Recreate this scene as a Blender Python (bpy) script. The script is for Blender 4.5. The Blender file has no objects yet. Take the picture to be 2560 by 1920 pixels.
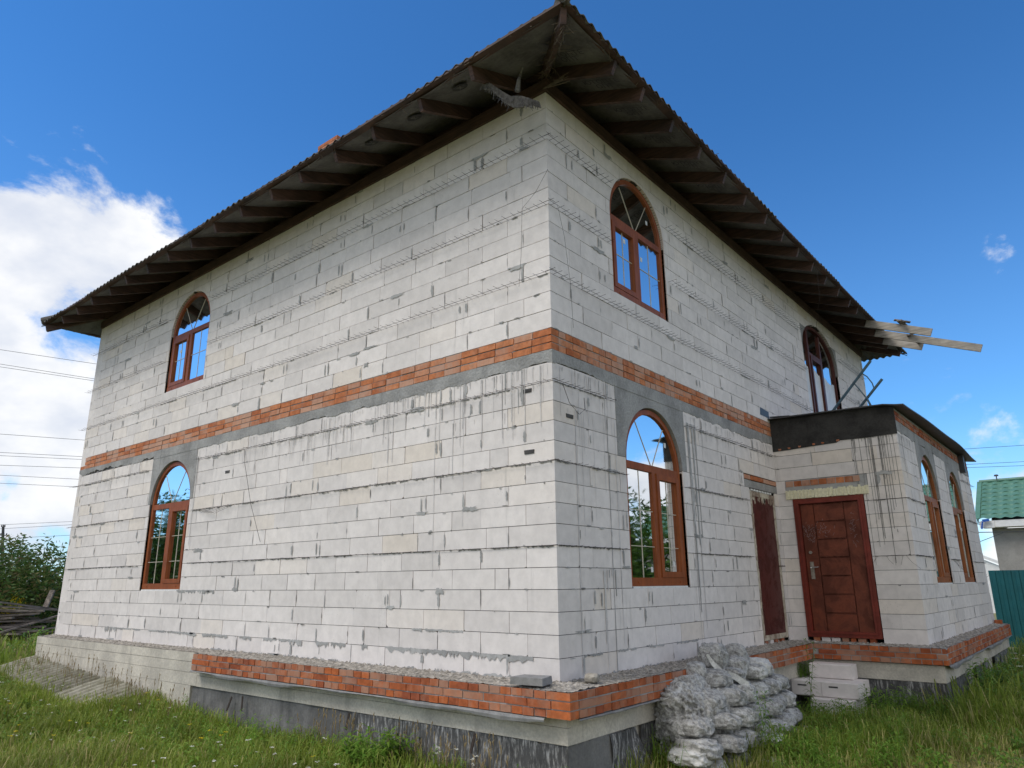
import bpy, bmesh, math, random
import numpy as np
from mathutils import Vector, Matrix
random.seed(7); RNG = np.random.default_rng(7)
R = math.radians
scn = bpy.context.scene
COL = scn.collection

# ------------------------------------------------------------------ camera
CAMP = np.array([4.0908, -5.6219, 0.8633]); YAW, PIT, ROL, FPX = 2.25881487, 0.27305313, -0.00847474, 1786.97
_f = np.array([math.cos(PIT)*math.cos(YAW), math.cos(PIT)*math.sin(YAW), math.sin(PIT)])
_r = np.cross(_f, [0, 0, 1]); _r /= np.linalg.norm(_r); _u = np.cross(_r, _f)
CR = math.cos(ROL)*_r + math.sin(ROL)*_u; CU = -math.sin(ROL)*_r + math.cos(ROL)*_u; CF = _f
cd = bpy.data.cameras.new('camera'); cam = bpy.data.objects.new('camera', cd); COL.objects.link(cam)
cam.matrix_world = Matrix(((CR[0], CU[0], -CF[0], CAMP[0]), (CR[1], CU[1], -CF[1], CAMP[1]), (CR[2], CU[2], -CF[2], CAMP[2]), (0, 0, 0, 1)))
cd.sensor_width = 36; cd.lens = FPX/2560*36; cd.clip_end = 3000; cd.clip_start = .05
scn.camera = cam
def proj(p):
    d = np.asarray(p, float) - CAMP; w = d @ CF
    return 1280+FPX*(d @ CR)/w, 960-FPX*(d @ CU)/w, w

# ------------------------------------------------------------------ world, sun, exposure
SUN = Vector((-.34, -.52, .80)).normalized()
world = bpy.data.worlds.new('World'); scn.world = world; world.use_nodes = True
nt = world.node_tree; nt.nodes.clear()
class NT:
    def __init__(s, t): s.t = t
    def n(s, typ, **k):
        nd = s.t.nodes.new(typ)
        for a, v in k.items(): setattr(nd, a, v)
        return nd
    def put(s, sock, v):
        if isinstance(v, bpy.types.NodeSocket): s.t.links.new(v, sock)
        elif isinstance(v, (tuple, list)) and len(v) == 3 and sock.type == 'RGBA': sock.default_value = (*v, 1)
        elif v is not None: sock.default_value = v
    def m(s, op, a, b=None, c=None, clamp=False):
        nd = s.n('ShaderNodeMath', operation=op, use_clamp=clamp); s.put(nd.inputs[0], a)
        if b is not None: s.put(nd.inputs[1], b)
        if c is not None: s.put(nd.inputs[2], c)
        return nd.outputs[0]
    def vm(s, op, a, b=None):
        nd = s.n('ShaderNodeVectorMath', operation=op); s.put(nd.inputs[0], a)
        if b is not None: s.put(nd.inputs[1], b)
        return nd.outputs['Value' if op in ('DOT_PRODUCT', 'LENGTH') else 'Vector']
    def mr(s, v, a, b, c=0., d=1., smooth=True):
        nd = s.n('ShaderNodeMapRange', interpolation_type='SMOOTHSTEP' if smooth else 'LINEAR')
        for i, x in enumerate((v, a, b, c, d)): s.put(nd.inputs[i], x)
        return nd.outputs[0]
    def noise(s, vec, scale, detail=4, rough=.55, dist=0.):
        nd = s.n('ShaderNodeTexNoise'); s.put(nd.inputs['Vector'], vec)
        nd.inputs['Scale'].default_value = scale; nd.inputs['Detail'].default_value = detail
        nd.inputs['Roughness'].default_value = rough; nd.inputs['Distortion'].default_value = dist
        return nd.outputs['Fac']
    def mix(s, f, a, b, typ='MIX'):
        nd = s.n('ShaderNodeMix', data_type='RGBA', blend_type=typ)
        s.put(nd.inputs[0], f); s.put(nd.inputs[6], a); s.put(nd.inputs[7], b)
        return nd.outputs[2]
    def attr(s, name):
        return s.n('ShaderNodeAttribute', attribute_name=name).outputs['Fac']
W = NT(nt)
sky = W.n('ShaderNodeTexSky', sky_type='NISHITA', sun_disc=False, sun_elevation=math.asin(SUN.z),
          sun_rotation=(math.pi/2-math.atan2(SUN.y, SUN.x)) % (2*math.pi), air_density=1.0, dust_density=.0, ozone_density=2.2)
tc = W.n('ShaderNodeTexCoord'); dv = W.vm('NORMALIZE', tc.outputs['Generated'])
sep = W.n('ShaderNodeSeparateXYZ'); nt.links.new(dv, sep.inputs[0]); el = sep.outputs['Z']
st = W.vm('MULTIPLY', dv, (1, 1, 1.7))
n1 = W.noise(st, 5.5, 10, .61, .25); n2 = W.noise(st, 2.3, 3, .5); n3 = W.noise(W.vm('ADD', st, (0, 0, -.05)), 7., 5, .55)
bias = None
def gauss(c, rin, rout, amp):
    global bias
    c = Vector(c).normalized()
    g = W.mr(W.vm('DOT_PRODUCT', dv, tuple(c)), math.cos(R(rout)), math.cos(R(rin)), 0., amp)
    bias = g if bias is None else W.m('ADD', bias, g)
gauss((-.91, .215, .33), 5, 13.5, .27); gauss((-.915, .30, .255), 3, 12, .20); gauss((-.96, .08, .26), 5, 14, .25)
gauss((-.826, .357, .428), .5, 5, .16); gauss((-.060, .908, .410), .1, 1.3, .17); gauss((-.047, .937, .350), .2, 2.0, .15)
gauss((-.05, .993, .085), 2, 7, .30); gauss((-.02, .85, .51), 3, 9, -.22); gauss((-.95, .285, .12), 2, 9, .19)
gauss((.47, .85, .20), 3, 12, .17); gauss((.72, -.62, .40), 40, 82, .50); gauss((-.1, -.85, .5), 20, 50, .25)  # last two: broad cloud cover out of view, added to brighten the walls
low = W.mr(el, .02, .30, .12, -.135)
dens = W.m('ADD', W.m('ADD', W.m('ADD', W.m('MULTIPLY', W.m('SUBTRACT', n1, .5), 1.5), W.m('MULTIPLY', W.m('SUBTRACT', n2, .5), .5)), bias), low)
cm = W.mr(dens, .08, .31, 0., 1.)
shade = W.mr(n3, .34, .66, .15, 1.0)
cc = W.mix(shade, (4.5, 4.85, 5.6), (6.8, 6.8, 6.8))
skc = W.mix(1., sky.outputs[0], W.mix(W.mr(el, .25, .62), (.47, .86, 1.19), (.31, .73, 1.10)), 'MULTIPLY')
hz = W.mr(el, .0, .22, .38, 0.); skc = W.mix(hz, skc, (4.6, 5.9, 7.4))
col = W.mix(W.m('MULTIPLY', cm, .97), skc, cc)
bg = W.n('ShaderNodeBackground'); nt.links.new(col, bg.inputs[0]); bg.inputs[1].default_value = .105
wo = W.n('ShaderNodeOutputWorld'); nt.links.new(bg.outputs[0], wo.inputs[0])
sd = bpy.data.lights.new('sun', 'SUN'); so = bpy.data.objects.new('sun', sd); COL.objects.link(so)
sd.energy = 1.5; sd.angle = R(25); sd.color = (1, .94, .84); so.location = (-6, -12, 20)
so.rotation_euler = (-SUN).to_track_quat('-Z', 'Y').to_euler()
vs = scn.view_settings; vs.view_transform = 'Standard'; vs.look = 'None'; vs.gamma = 1; vs.exposure = .56; vs.use_curve_mapping = False
scn.render.engine = 'CYCLES'

# ------------------------------------------------------------------ helpers
def link(o, parent=None, wloc=None):
    COL.objects.link(o)
    if parent is not None: o.parent = parent
    return o
def tag(o, label=None, cat=None, group=None, kind=None):
    if label: o['label'] = label
    if cat: o['category'] = cat
    if group: o['group'] = group
    if kind: o['kind'] = kind
    return o
BASE = {}
def empty(name, loc):
    o = bpy.data.objects.new(name, None); o.location = loc; o.empty_display_size = .2
    COL.objects.link(o); BASE[o] = Vector(loc); return o
class MB:
    def __init__(s): s.v = []; s.f = []; s.t = []
    def add(s, vs, fs, t=.5):
        b = len(s.v); s.v += [tuple(x) for x in vs]; s.f += [tuple(i+b for i in f) for f in fs]; s.t += [t]*len(fs)
    def box(s, a, b, t=.5):
        x0, y0, z0 = a; x1, y1, z1 = b
        s.add([(x0, y0, z0), (x1, y0, z0), (x1, y1, z0), (x0, y1, z0), (x0, y0, z1), (x1, y0, z1), (x1, y1, z1), (x0, y1, z1)],
              [(3, 2, 1, 0), (4, 5, 6, 7), (0, 1, 5, 4), (1, 2, 6, 5), (2, 3, 7, 6), (3, 0, 4, 7)], t)
    def beam(s, p, q, w, h, up=(0, 0, 1), t=.5):
        p = Vector(p); q = Vector(q); d = (q-p).normalized(); r = d.cross(Vector(up)).normalized(); u = r.cross(d)
        vs = [e+r*a*w/2+u*b*h/2 for e in (p, q) for a, b in ((-1, -1), (1, -1), (1, 1), (-1, 1))]
        s.add(vs, [(0, 1, 2, 3), (7, 6, 5, 4), (0, 4, 5, 1), (1, 5, 6, 2), (2, 6, 7, 3), (3, 7, 4, 0)], t)
    def tube(s, pts, r, n=5, t=.5, cap=True):
        pts = [Vector(p) for p in pts]; rings = []
        for i, p in enumerate(pts):
            d = (pts[min(i+1, len(pts)-1)]-pts[max(i-1, 0)]).normalized()
            a = d.orthogonal().normalized(); b = d.cross(a); rr = r[i] if isinstance(r, (list, tuple)) else r
            rings.append([p+(a*math.cos(2*math.pi*k/n)+b*math.sin(2*math.pi*k/n))*rr for k in range(n)])
        fs = [(i*n+k, i*n+(k+1) % n, (i+1)*n+(k+1) % n, (i+1)*n+k) for i in range(len(pts)-1) for k in range(n)]
        if cap: fs += [tuple(range(n))[::-1], tuple((len(pts)-1)*n+k for k in range(n))]
        s.add([v for rg in rings for v in rg], fs, t)
    def build(s, name, mat, parent=None, smooth=False, recenter=True, uvs=None):
        me = bpy.data.meshes.new(name)
        base = BASE.get(parent, Vector()) if parent is not None else Vector()
        if recenter and s.v:
            a = np.array(s.v); lo = a.min(0); hi = a.max(0); c = Vector(((lo[0]+hi[0])/2, (lo[1]+hi[1])/2, lo[2]))
        else: c = Vector(base)
        me.from_pydata([(x-c.x, y-c.y, z-c.z) for x, y, z in s.v], [], s.f)
        at = me.attributes.new('tint', 'FLOAT', 'FACE'); at.data.foreach_set('value', np.array(s.t, np.float32))
        if smooth: me.polygons.foreach_set('use_smooth', [True]*len(me.polygons))
        me.materials.append(mat); me.update()
        o = bpy.data.objects.new(name, me); o.location = c-base; COL.objects.link(o)
        if parent is not None: o.parent = parent
        BASE[o] = c
        return o

def npmesh(name, V, F, mat, tint=None, parent=None, smooth=False):
    """V (n,3), F (m,k) numpy"""
    me = bpy.data.meshes.new(name); n, k = F.shape
    me.vertices.add(len(V)); me.vertices.foreach_set('co', V.astype(np.float32).ravel())
    me.loops.add(n*k); me.loops.foreach_set('vertex_index', F.astype(np.int32).ravel())
    me.polygons.add(n); me.polygons.foreach_set('loop_start', (np.arange(n)*k).astype(np.int32)); me.polygons.foreach_set('loop_total', np.full(n, k, np.int32))
    if tint is not None:
        at = me.attributes.new('tint', 'FLOAT', 'FACE'); at.data.foreach_set('value', tint.astype(np.float32))
    if smooth: me.polygons.foreach_set('use_smooth', np.ones(n, bool))
    me.materials.append(mat); me.update(); me.validate()
    o = bpy.data.objects.new(name, me); COL.objects.link(o)
    if parent is not None: o.parent = parent; o.location = -BASE.get(parent, Vector())
    return o

# ------------------------------------------------------------------ materials
def material(name):
    m = bpy.data.materials.new(name); m.use_nodes = True; t = m.node_tree; t.nodes.clear()
    N = NT(t); out = N.n('ShaderNodeOutputMaterial'); p = N.n('ShaderNodeBsdfPrincipled'); t.links.new(p.outputs[0], out.inputs[0])
    g = N.n('ShaderNodeNewGeometry'); N.pos = g.outputs['Position']; N.p = p; N.out = out
    return m, N
def bump(N, h, s, d=.01):
    b = N.n('ShaderNodeBump'); b.inputs['Strength'].default_value = s; b.inputs['Distance'].default_value = d
    N.put(b.inputs['Height'], h); N.t.links.new(b.outputs[0], N.p.inputs['Normal'])
def simple(name, c, rough=.7, var=.25, scale=8., bs=.25, bd=.01, metal=0., tint=0., stretch=None, c2=None, spec=.4):
    m, N = material(name); v = N.pos if stretch is None else N.vm('MULTIPLY', N.pos, stretch)
    n = N.noise(v, scale, 6, .6); nf = N.noise(v, scale*9, 4, .6)
    c2 = c2 or tuple(x*(1-var*1.6) for x in c); c1 = tuple(min(1, x*(1+var*.5)) for x in c)
    col = N.mix(N.mr(N.m('ADD', N.m('MULTIPLY', n, .7), N.m('MULTIPLY', nf, .3)), .35, .65), c2, c1)
    if tint:
        f = N.mr(N.attr('tint'), 0., 1., 1-tint, 1+tint, smooth=False)
        col = N.mix(1., col, N.n('ShaderNodeCombineColor').outputs[0], 'MULTIPLY') if False else N.vm('SCALE', col) if False else mul(N, col, f)
    N.put(N.p.inputs['Base Color'], col); N.p.inputs['Roughness'].default_value = rough; N.p.inputs['Metallic'].default_value = metal
    N.p.inputs['Specular IOR Level'].default_value = spec
    bump(N, N.m('ADD', n, N.m('MULTIPLY', nf, .6)), bs, bd)
    return m
def mul(N, col, f):
    nd = N.n('ShaderNodeVectorMath', operation='SCALE'); N.put(nd.inputs[0], col); N.put(nd.inputs['Scale'], f); return nd.outputs[0]

def mat_aac():
    m, N = material('aerated_concrete'); t = N.attr('tint')
    warm = N.mr(t, .62, 1.0, 0., 1., smooth=False)
    base = N.mix(warm, (.75, .702, .675), (.685, .615, .545))
    base = mul(N, base, N.mr(t, 0., .62, .90, 1.05, smooth=False))
    big = N.noise(N.pos, .55, 3, .5); base = mul(N, base, N.mr(big, .3, .7, .95, 1.04))
    st = N.noise(N.vm('MULTIPLY', N.pos, (9, 9, .9)), 1., 6, .65)
    st2 = N.noise(N.pos, 1.1, 3, .5)
    f = N.m('MULTIPLY', N.mr(st, .56, .74), N.mr(st2, .45, .62)); base = N.mix(N.m('MULTIPLY', f, .30), base, (.33, .32, .30))
    mot = N.noise(N.pos, 7, 7, .65); base = mul(N, base, N.mr(mot, .3, .7, .91, 1.05))
    po = N.n('ShaderNodeTexVoronoi', feature='F1'); N.put(po.inputs['Vector'], N.pos); po.inputs['Scale'].default_value = 26
    pit = N.mr(po.outputs['Distance'], .07, .13, 0., 1.)
    gate = N.mr(N.noise(N.pos, 2.2, 2), .56, .62); pit = N.m('SUBTRACT', 1., N.m('MULTIPLY', N.m('SUBTRACT', 1., pit), gate))
    base = N.mix(N.m('MULTIPLY', N.m('SUBTRACT', 1., pit), .45), base, (.2, .2, .195))
    N.put(N.p.inputs['Base Color'], base); N.p.inputs['Roughness'].default_value = .92; N.p.inputs['Specular IOR Level'].default_value = .2
    fine = N.noise(N.pos, 60, 4, .7)
    bump(N, N.m('ADD', N.m('ADD', N.m('MULTIPLY', mot, .6), N.m('MULTIPLY', fine, .35)), N.m('MULTIPLY', pit, .8)), .35, .006)
    return m
def mat_brick(name, c0, c1, dust, dustamt):
    m, N = material(name); t = N.attr('tint')
    c = N.mix(t, c0, c1)
    n = N.noise(N.pos, 13, 6, .65); c = mul(N, c, N.mr(n, .3, .7, .72, 1.15))
    d = N.noise(N.pos, 2.6, 5, .6); d2 = N.noise(N.vm('MULTIPLY', N.pos, (1, 1, .35)), 22, 4, .6)
    h = N.m('FRACT', N.m('MULTIPLY', t, 17.31))
    f = N.m('MULTIPLY', N.mr(N.m('ADD', N.m('MULTIPLY', d, .5), N.m('ADD', N.m('MULTIPLY', d2, .25), N.m('MULTIPLY', h, .3))), .42, .66), dustamt)
    c = N.mix(f, c, dust)
    N.put(N.p.inputs['Base Color'], c); N.p.inputs['Roughness'].default_value = .88; N.p.inputs['Specular IOR Level'].default_value = .2
    bump(N, N.m('ADD', n, N.noise(N.pos, 70, 4, .7)), .45, .006)
    return m
def mat_concrete(name, c, c2, lines=0, rough_b=.4, streak=.3):
    m, N = material(name)
    n = N.noise(N.pos, 2.2, 7, .62); nf = N.noise(N.pos, 38, 5, .65)
    st = N.noise(N.vm('MULTIPLY', N.pos, (6, 6, .5)), 1., 6, .62)
    col = N.mix(N.mr(n, .36, .64), c2, c); col = mul(N, col, N.mr(nf, .3, .7, .86, 1.1))
    col = N.mix(N.m('MULTIPLY', N.mr(st, .54, .72), streak), col, tuple(x*.45 for x in c2))
    N.put(N.p.inputs['Base Color'], col); N.p.inputs['Roughness'].default_value = .93; N.p.inputs['Specular IOR Level'].default_value = .2
    bump(N, N.m('ADD', n, N.m('MULTIPLY', nf, .8)), rough_b, .015)
    return m
def mat_bitumen():
    m, N = material('roofing_felt')
    v = N.vm('MULTIPLY', N.pos, (34, 34, 6)); n = N.noise(v, 1., 6, .72); n2 = N.noise(N.pos, 1.6, 5, .6); nf = N.noise(N.pos, 90, 3, .7)
    c = N.mix(N.mr(n, .47, .66), (.09, .088, .088), (.47, .46, .45)); c = mul(N, c, N.mr(n2, .3, .7, .55, 1.25))
    N.put(N.p.inputs['Base Color'], c); N.p.inputs['Roughness'].default_value = .8
    bump(N, N.m('ADD', n, nf), .5, .01); return m
def mat_wood(name, c, c2, rough=.75, st=(3, 3, 38)):
    m, N = material(name); tcn = N.n('ShaderNodeTexCoord')
    v = N.vm('MULTIPLY', N.pos, st); n = N.noise(v, 1., 6, .62, .4); b = N.noise(N.pos, 3, 4)
    col = mul(N, N.mix(N.mr(n, .33, .67), c2, c), N.mr(b, .3, .7, .75, 1.15))
    col = mul(N, col, N.mr(N.attr('tint'), 0, 1, .75, 1.25, smooth=False))
    N.put(N.p.inputs['Base Color'], col); N.p.inputs['Roughness'].default_value = rough; bump(N, n, .35, .004); return m
def mat_frame(name, c):
    m, N = material(name); n = N.noise(N.vm('MULTIPLY', N.pos, (30, 30, 2)), 1., 5, .6); d = N.noise(N.pos, 5, 4)
    col = mul(N, N.mix(N.mr(n, .35, .65), tuple(x*.78 for x in c), c), N.mr(d, .3, .7, .85, 1.1))
    N.put(N.p.inputs['Base Color'], col); N.p.inputs['Roughness'].default_value = .5; N.p.inputs['Specular IOR Level'].default_value = .22; bump(N, n, .06, .002); return m
def mat_glass():
    m, N = material('window_glass'); t = N.t
    g = N.n('ShaderNodeBsdfGlossy'); g.inputs['Color'].default_value = (.78, .80, .82, 1)
    wv = N.noise(N.pos, 1.3, 2); b = N.n('ShaderNodeBump'); b.inputs['Strength'].default_value = .10; b.inputs['Distance'].default_value = .02
    t.links.new(wv, b.inputs['Height']); t.links.new(b.outputs[0], g.inputs['Normal'])
    dirt = N.mr(N.noise(N.pos, 4, 5, .6), .4, .7, .015, .05); t.links.new(dirt, g.inputs['Roughness'])
    tr = N.n('ShaderNodeBsdfTransparent'); tr.inputs['Color'].default_value = (.72, .76, .78, 1)
    fr = N.n('ShaderNodeFresnel'); fr.inputs['IOR'].default_value = 1.6
    mx = N.n('ShaderNodeMixShader'); t.links.new(N.m('ADD', fr.outputs[0], .30, clamp=True), mx.inputs[0])
    t.links.new(tr.outputs[0], mx.inputs[1]); t.links.new(g.outputs[0], mx.inputs[2]); t.links.new(mx.outputs[0], N.out.inputs[0])
    return m
def mat_rustdoor(name, c, rust, amt):
    m, N = material(name); n = N.noise(N.pos, 3.2, 7, .65, .6); nf = N.noise(N.pos, 24, 5, .65)
    lo = N.n('ShaderNodeSeparateXYZ'); N.t.links.new(N.pos, lo.inputs[0])
    f = N.m('MULTIPLY', N.mr(N.m('ADD', n, N.m('MULTIPLY', nf, .25)), .56, .72), amt)
    col = N.mix(f, mul(N, c if isinstance(c, bpy.types.NodeSocket) else N.mix(0., c, c), N.mr(nf, .3, .7, .82, 1.15)), rust)
    N.put(N.p.inputs['Base Color'], col); N.put(N.p.inputs['Roughness'], N.mr(f, 0, 1, .42, .85)); N.p.inputs['Specular IOR Level'].default_value = .3
    bump(N, N.m('ADD', n, nf), .15, .005); return m
def mat_leaf(name, ca, cb, cc_, trans=.35, rough=.55):
    m, N = material(name); t = N.attr('tint')
    col = N.mix(N.mr(t, 0., .5, 0, 1, smooth=False), ca, cb); col = N.mix(N.mr(t, .5, 1., 0, 1, smooth=False), col, cc_)
    pa = N.noise(N.pos, .9, 4, .6); col = mul(N, col, N.mr(pa, .3, .7, .7, 1.2))
    N.put(N.p.inputs['Base Color'], col); N.p.inputs['Roughness'].default_value = rough; N.p.inputs['Specular IOR Level'].default_value = .25
    tl = N.n('ShaderNodeBsdfTranslucent'); N.put(tl.inputs[0], col); mx = N.n('ShaderNodeMixShader'); mx.inputs[0].default_value = trans
    N.t.links.new(N.p.outputs[0], mx.inputs[1]); N.t.links.new(tl.outputs[0], mx.inputs[2]); N.t.links.new(mx.outputs[0], N.out.inputs[0])
    return m
def mat_sack():
    m, N = material('hardened_cement'); n = N.noise(N.pos, 9, 7, .68, 1.2); nf = N.noise(N.pos, 34, 6, .7, .8); b = N.noise(N.pos, 3.1, 4)
    c = N.mix(N.mr(N.m('ADD', N.m('MULTIPLY', n, .55), N.m('MULTIPLY', nf, .45)), .38, .62), (.22, .215, .205), (.64, .63, .605))
    c = mul(N, c, N.mr(N.attr('tint'), 0, 1, .78, 1.18, smooth=False)); c = N.mix(N.mr(b, .60, .70), c, (.66, .65, .62))
    N.put(N.p.inputs['Base Color'], c); N.p.inputs['Roughness'].default_value = .95; bump(N, N.m('ADD', n, N.m('MULTIPLY', nf, .8)), .75, .035); return m
def mat_ground():
    m, N = material('meadow_soil'); n = N.noise(N.pos, .5, 5, .6); nf = N.noise(N.pos, 7, 6, .65)
    col = N.mix(N.mr(n, .4, .6), (.23, .205, .095), (.19, .20, .07)); col = mul(N, col, N.mr(nf, .3, .7, .6, 1.25))
    col = N.mix(N.mr(N.noise(N.pos, 1.7, 5, .6), .58, .72), col, (.27, .215, .12))
    N.put(N.p.inputs['Base Color'], col); N.p.inputs['Roughness'].default_value = .95; bump(N, nf, .6, .05); return m

M = dict(
    aac=mat_aac(), joint=simple('shaded_recess', (.085, .082, .08), .95, .3, 5),  # joint: mortar colour darkened for the shade inside open joints
    wash=simple('cement_wash', (.60, .58, .565), .92, .12, 12, .3, .004, tint=.12), mortar=simple('mortar_smear', (.375, .373, .365), .92, .12, 12, .4, .005, tint=.16),
    grime=simple('dark_mortar_drip', (.205, .20, .19), .95, .25, 14),
    brick_hi=mat_brick('orange_brick', (.40, .125, .05), (.56, .215, .095), (.50, .33, .25), .75),
    brick_lo=mat_brick('red_brick', (.29, .08, .038), (.50, .14, .045), (.40, .25, .18), .7),
    ring=mat_concrete('raw_concrete', (.375, .37, .36), (.265, .262, .255), rough_b=.9, streak=.3),
    found=mat_concrete('foundation_concrete', (.62, .575, .495), (.48, .445, .385), streak=.3),
    felt=mat_bitumen(), apron=simple('bitumen_apron', (.040, .038, .036), .85, .35, 4, .5, .01), feltflat=mat_concrete('felt_sheet', (.21, .205, .20), (.13, .127, .125), streak=.5),
    feltedge=simple('felt_edge', (.26, .255, .25), .8, .2, 6),
    rubble=simple('mortar_crumbs', (.40, .365, .32), .95, .35, 16, .8, .02, tint=.25),
    frame_lo=mat_frame('brown_laminate', (.30, .085, .026)), frame_hi=mat_frame('dark_brown_laminate', (.29, .088, .034)),
    frame_po=mat_frame('golden_oak_laminate', (.34, .115, .04)),
    frame_bal=mat_frame('mahogany_laminate', (.11, .035, .025)),
    glass=mat_glass(), muntin=simple('brass_muntin', (.66, .60, .48), .4, .1, 20, .05), white=simple('white_plastic', (.74, .74, .72), .5, .08, 20, .05),
    room=simple('bare_room', (.22, .21, .19), .95, .2, 2),
    pane_white=simple('plain_white', (.72, .73, .74), .5, .08, 5, .1),
    rafter=mat_wood('stained_rafter', (.095, .05, .036), (.042, .024, .019)), grey_wood=mat_wood('weathered_board', (.38, .35, .305), (.24, .215, .185), st=(2.2, 34, 26)),
    old_wood=mat_wood('rotten_board', (.30, .255, .22), (.11, .09, .08), st=(16, 2.5, 30)),
    membrane=simple('roof_membrane', (.135, .128, .12), .8, .3, 2.5, .25, .03), print=simple('membrane_print', (.045, .043, .042), .8, .2, 10),
    sheet=simple('asbestos_sheet', (.135, .125, .112), .93, .3, 3, .5, .01, tint=.12),
    sheet_old=simple('mossy_asbestos_sheet', (.36, .345, .29), .95, .25, 5, .2, .004, tint=.15, c2=(.22, .21, .15)),
    wire=simple('rusty_wire', (.055, .04, .032), .8, .3, 30, .1),
    door=mat_rustdoor('red_rusty_steel', (.185, .046, .022), (.085, .026, .016), .75), doorframe=mat_rustdoor('red_painted_frame', (.20, .034, .021), (.10, .022, .015), .5),
    door2=mat_rustdoor('brown_rusty_steel', (.085, .013, .010), (.045, .013, .010), .5), cream=mat_rustdoor('peeling_cream_paint', (.55, .50, .40), (.12, .05, .03), .7),
    steel=simple('worn_steel', (.42, .38, .32), .4, .2, 30, .1, metal=.8), chrome=simple('bright_steel', (.75, .73, .70), .25, .1, 30, .05, metal=.9),
    foam=simple('yellow_foam', (.84, .79, .57), .9, .12, 30, .6, .01), scratch=simple('bare_scratch', (.34, .24, .24), .6, .2, 40, .1),
    metal_roof=simple('dark_roof_sheet', (.075, .075, .08), .5, .2, 2, .15, metal=.2),
    sack=mat_sack(), sack_white=simple('white_sack', (.66, .65, .62), .8, .2, 8, .6, .02),
    stone=simple('grey_paver', (.24, .235, .23), .9, .15, 12, .4), clinker=simple('tan_stone', (.36, .33, .28), .9, .2, 14, .4),
    teal=simple('teal_steel', (.012, .10, .115), .45, .12, 2, .05, metal=.1), greenroof=simple('green_metal_tile', (.105, .23, .165), .45, .1, 3, .08),
    render=mat_concrete('grey_render', (.33, .32, .30), (.27, .26, .245), streak=.1), fascia=simple('white_fascia', (.74, .74, .74), .5, .05, 6, .05),
    bluemetal=simple('blue_grey_steel', (.10, .17, .22), .5, .2, 10, .1, metal=.3), blue=simple('blue_plastic', (.02, .10, .42), .5, .1, 10, .05),
    cable=simple('power_cable', (.05, .055, .065), .7, .1, 5, .02), pole=simple('pole_concrete', (.10, .10, .11), .9, .2, 5),
    rag=simple('frayed_fleece', (.20, .19, .19), .95, .3, 30, .6), straw=simple('dry_straw', (.15, .12, .085), .9, .3, 30, .2),
    grass=mat_leaf('meadow_grass', (.175, .25, .03), (.285, .35, .06), (.54, .46, .20), .45), weed=mat_leaf('weed_leaf', (.10, .22, .022), (.17, .31, .038), (.27, .40, .07), .4),
    hedge=mat_leaf('hedge_leaf', (.05, .105, .02), (.095, .17, .035), (.22, .165, .07), .35), tree=mat_leaf('tree_leaf', (.035, .085, .012), (.06, .13, .018), (.09, .17, .03), .3),
    yellow=mat_leaf('yellow_blossom', (.62, .50, .01), (.75, .60, .02), (.70, .55, .03), .3), white_fl=simple('white_petal', (.74, .74, .66), .8, .08, 20, .1),
    bark=simple('bark', (.07, .055, .04), .95, .3, 10, .8), ground=mat_ground(), dead=mat_leaf('dry_stem', (.24, .17, .08), (.33, .25, .13), (.36, .28, .15), .2),
)

# ------------------------------------------------------------------ terrain
def sst(a, b, x):
    t = np.clip((np.asarray(x, float)-a)/(b-a), 0, 1); return t*t*(3-2*t)
def gz(x, y):
    x = np.asarray(x, float); y = np.asarray(y, float)
    return -.93+.32*sst(-3.5, -13, x)+.05*np.sin(x*.9+1)*np.sin(y*.7)-.10*sst(8, 20, y)*sst(-4, 4, x)
def make_ground():
    ax = np.concatenate([np.linspace(-1500, -45, 12), np.arange(-42, 30, .6), np.linspace(32, 1500, 12)])
    ay = np.concatenate([np.linspace(-1500, -42, 12), np.arange(-40, 40, .6), np.linspace(42, 1500, 12)])
    X, Y = np.meshgrid(ax, ay); V = np.stack([X, Y, gz(X, Y)], -1).reshape(-1, 3); n = len(ax)
    i, j = np.meshgrid(np.arange(len(ax)-1), np.arange(len(ay)-1)); b = (j*n+i).ravel()
    o = npmesh('ground', V, np.stack([b, b+1, b+n+1, b+n], 1), M['ground'], smooth=True); o['kind'] = 'structure'
make_ground()

# ------------------------------------------------------------------ the house
L, WY, YP, XP, DP = 12.011, 13.12, 6.123, 1.857, 6.79
PT = .203; H15 = 15*PT; RT = 3.176; HB = 3.414; TOP = HB+14*PT
house = empty('house', (-6, 6.5, -.9))
tag(house, 'two-storey white aerated-block house under construction with orange brick bands and hipped corrugated roof', 'house')
def wl(u, d, z): return (-u, -d, z)             # left wall
def wr(u, d, z): return (d, u, z)               # right wall
def wp(u, d, z): return (u, YP-d, z)            # porch front
def ws(u, d, z): return (XP+d, YP+u, z)         # porch side
FLIP = {wl: False, wr: True, wp: True, ws: True}
def prism(mb, T, poly, d0, d1, t=.5):
    """poly: list of (u,z); front at d1, back at d0"""
    n = len(poly); vs = [T(u, d1, z) for u, z in poly]+[T(u, d0, z) for u, z in poly]
    fs = [tuple(range(n)), tuple(range(2*n-1, n-1, -1))]+[(i, i+n, (i+1) % n+n, (i+1) % n) for i in range(n)]
    if FLIP.get(T): fs = [f[::-1] for f in fs]
    mb.add(vs, fs, t)
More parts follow.
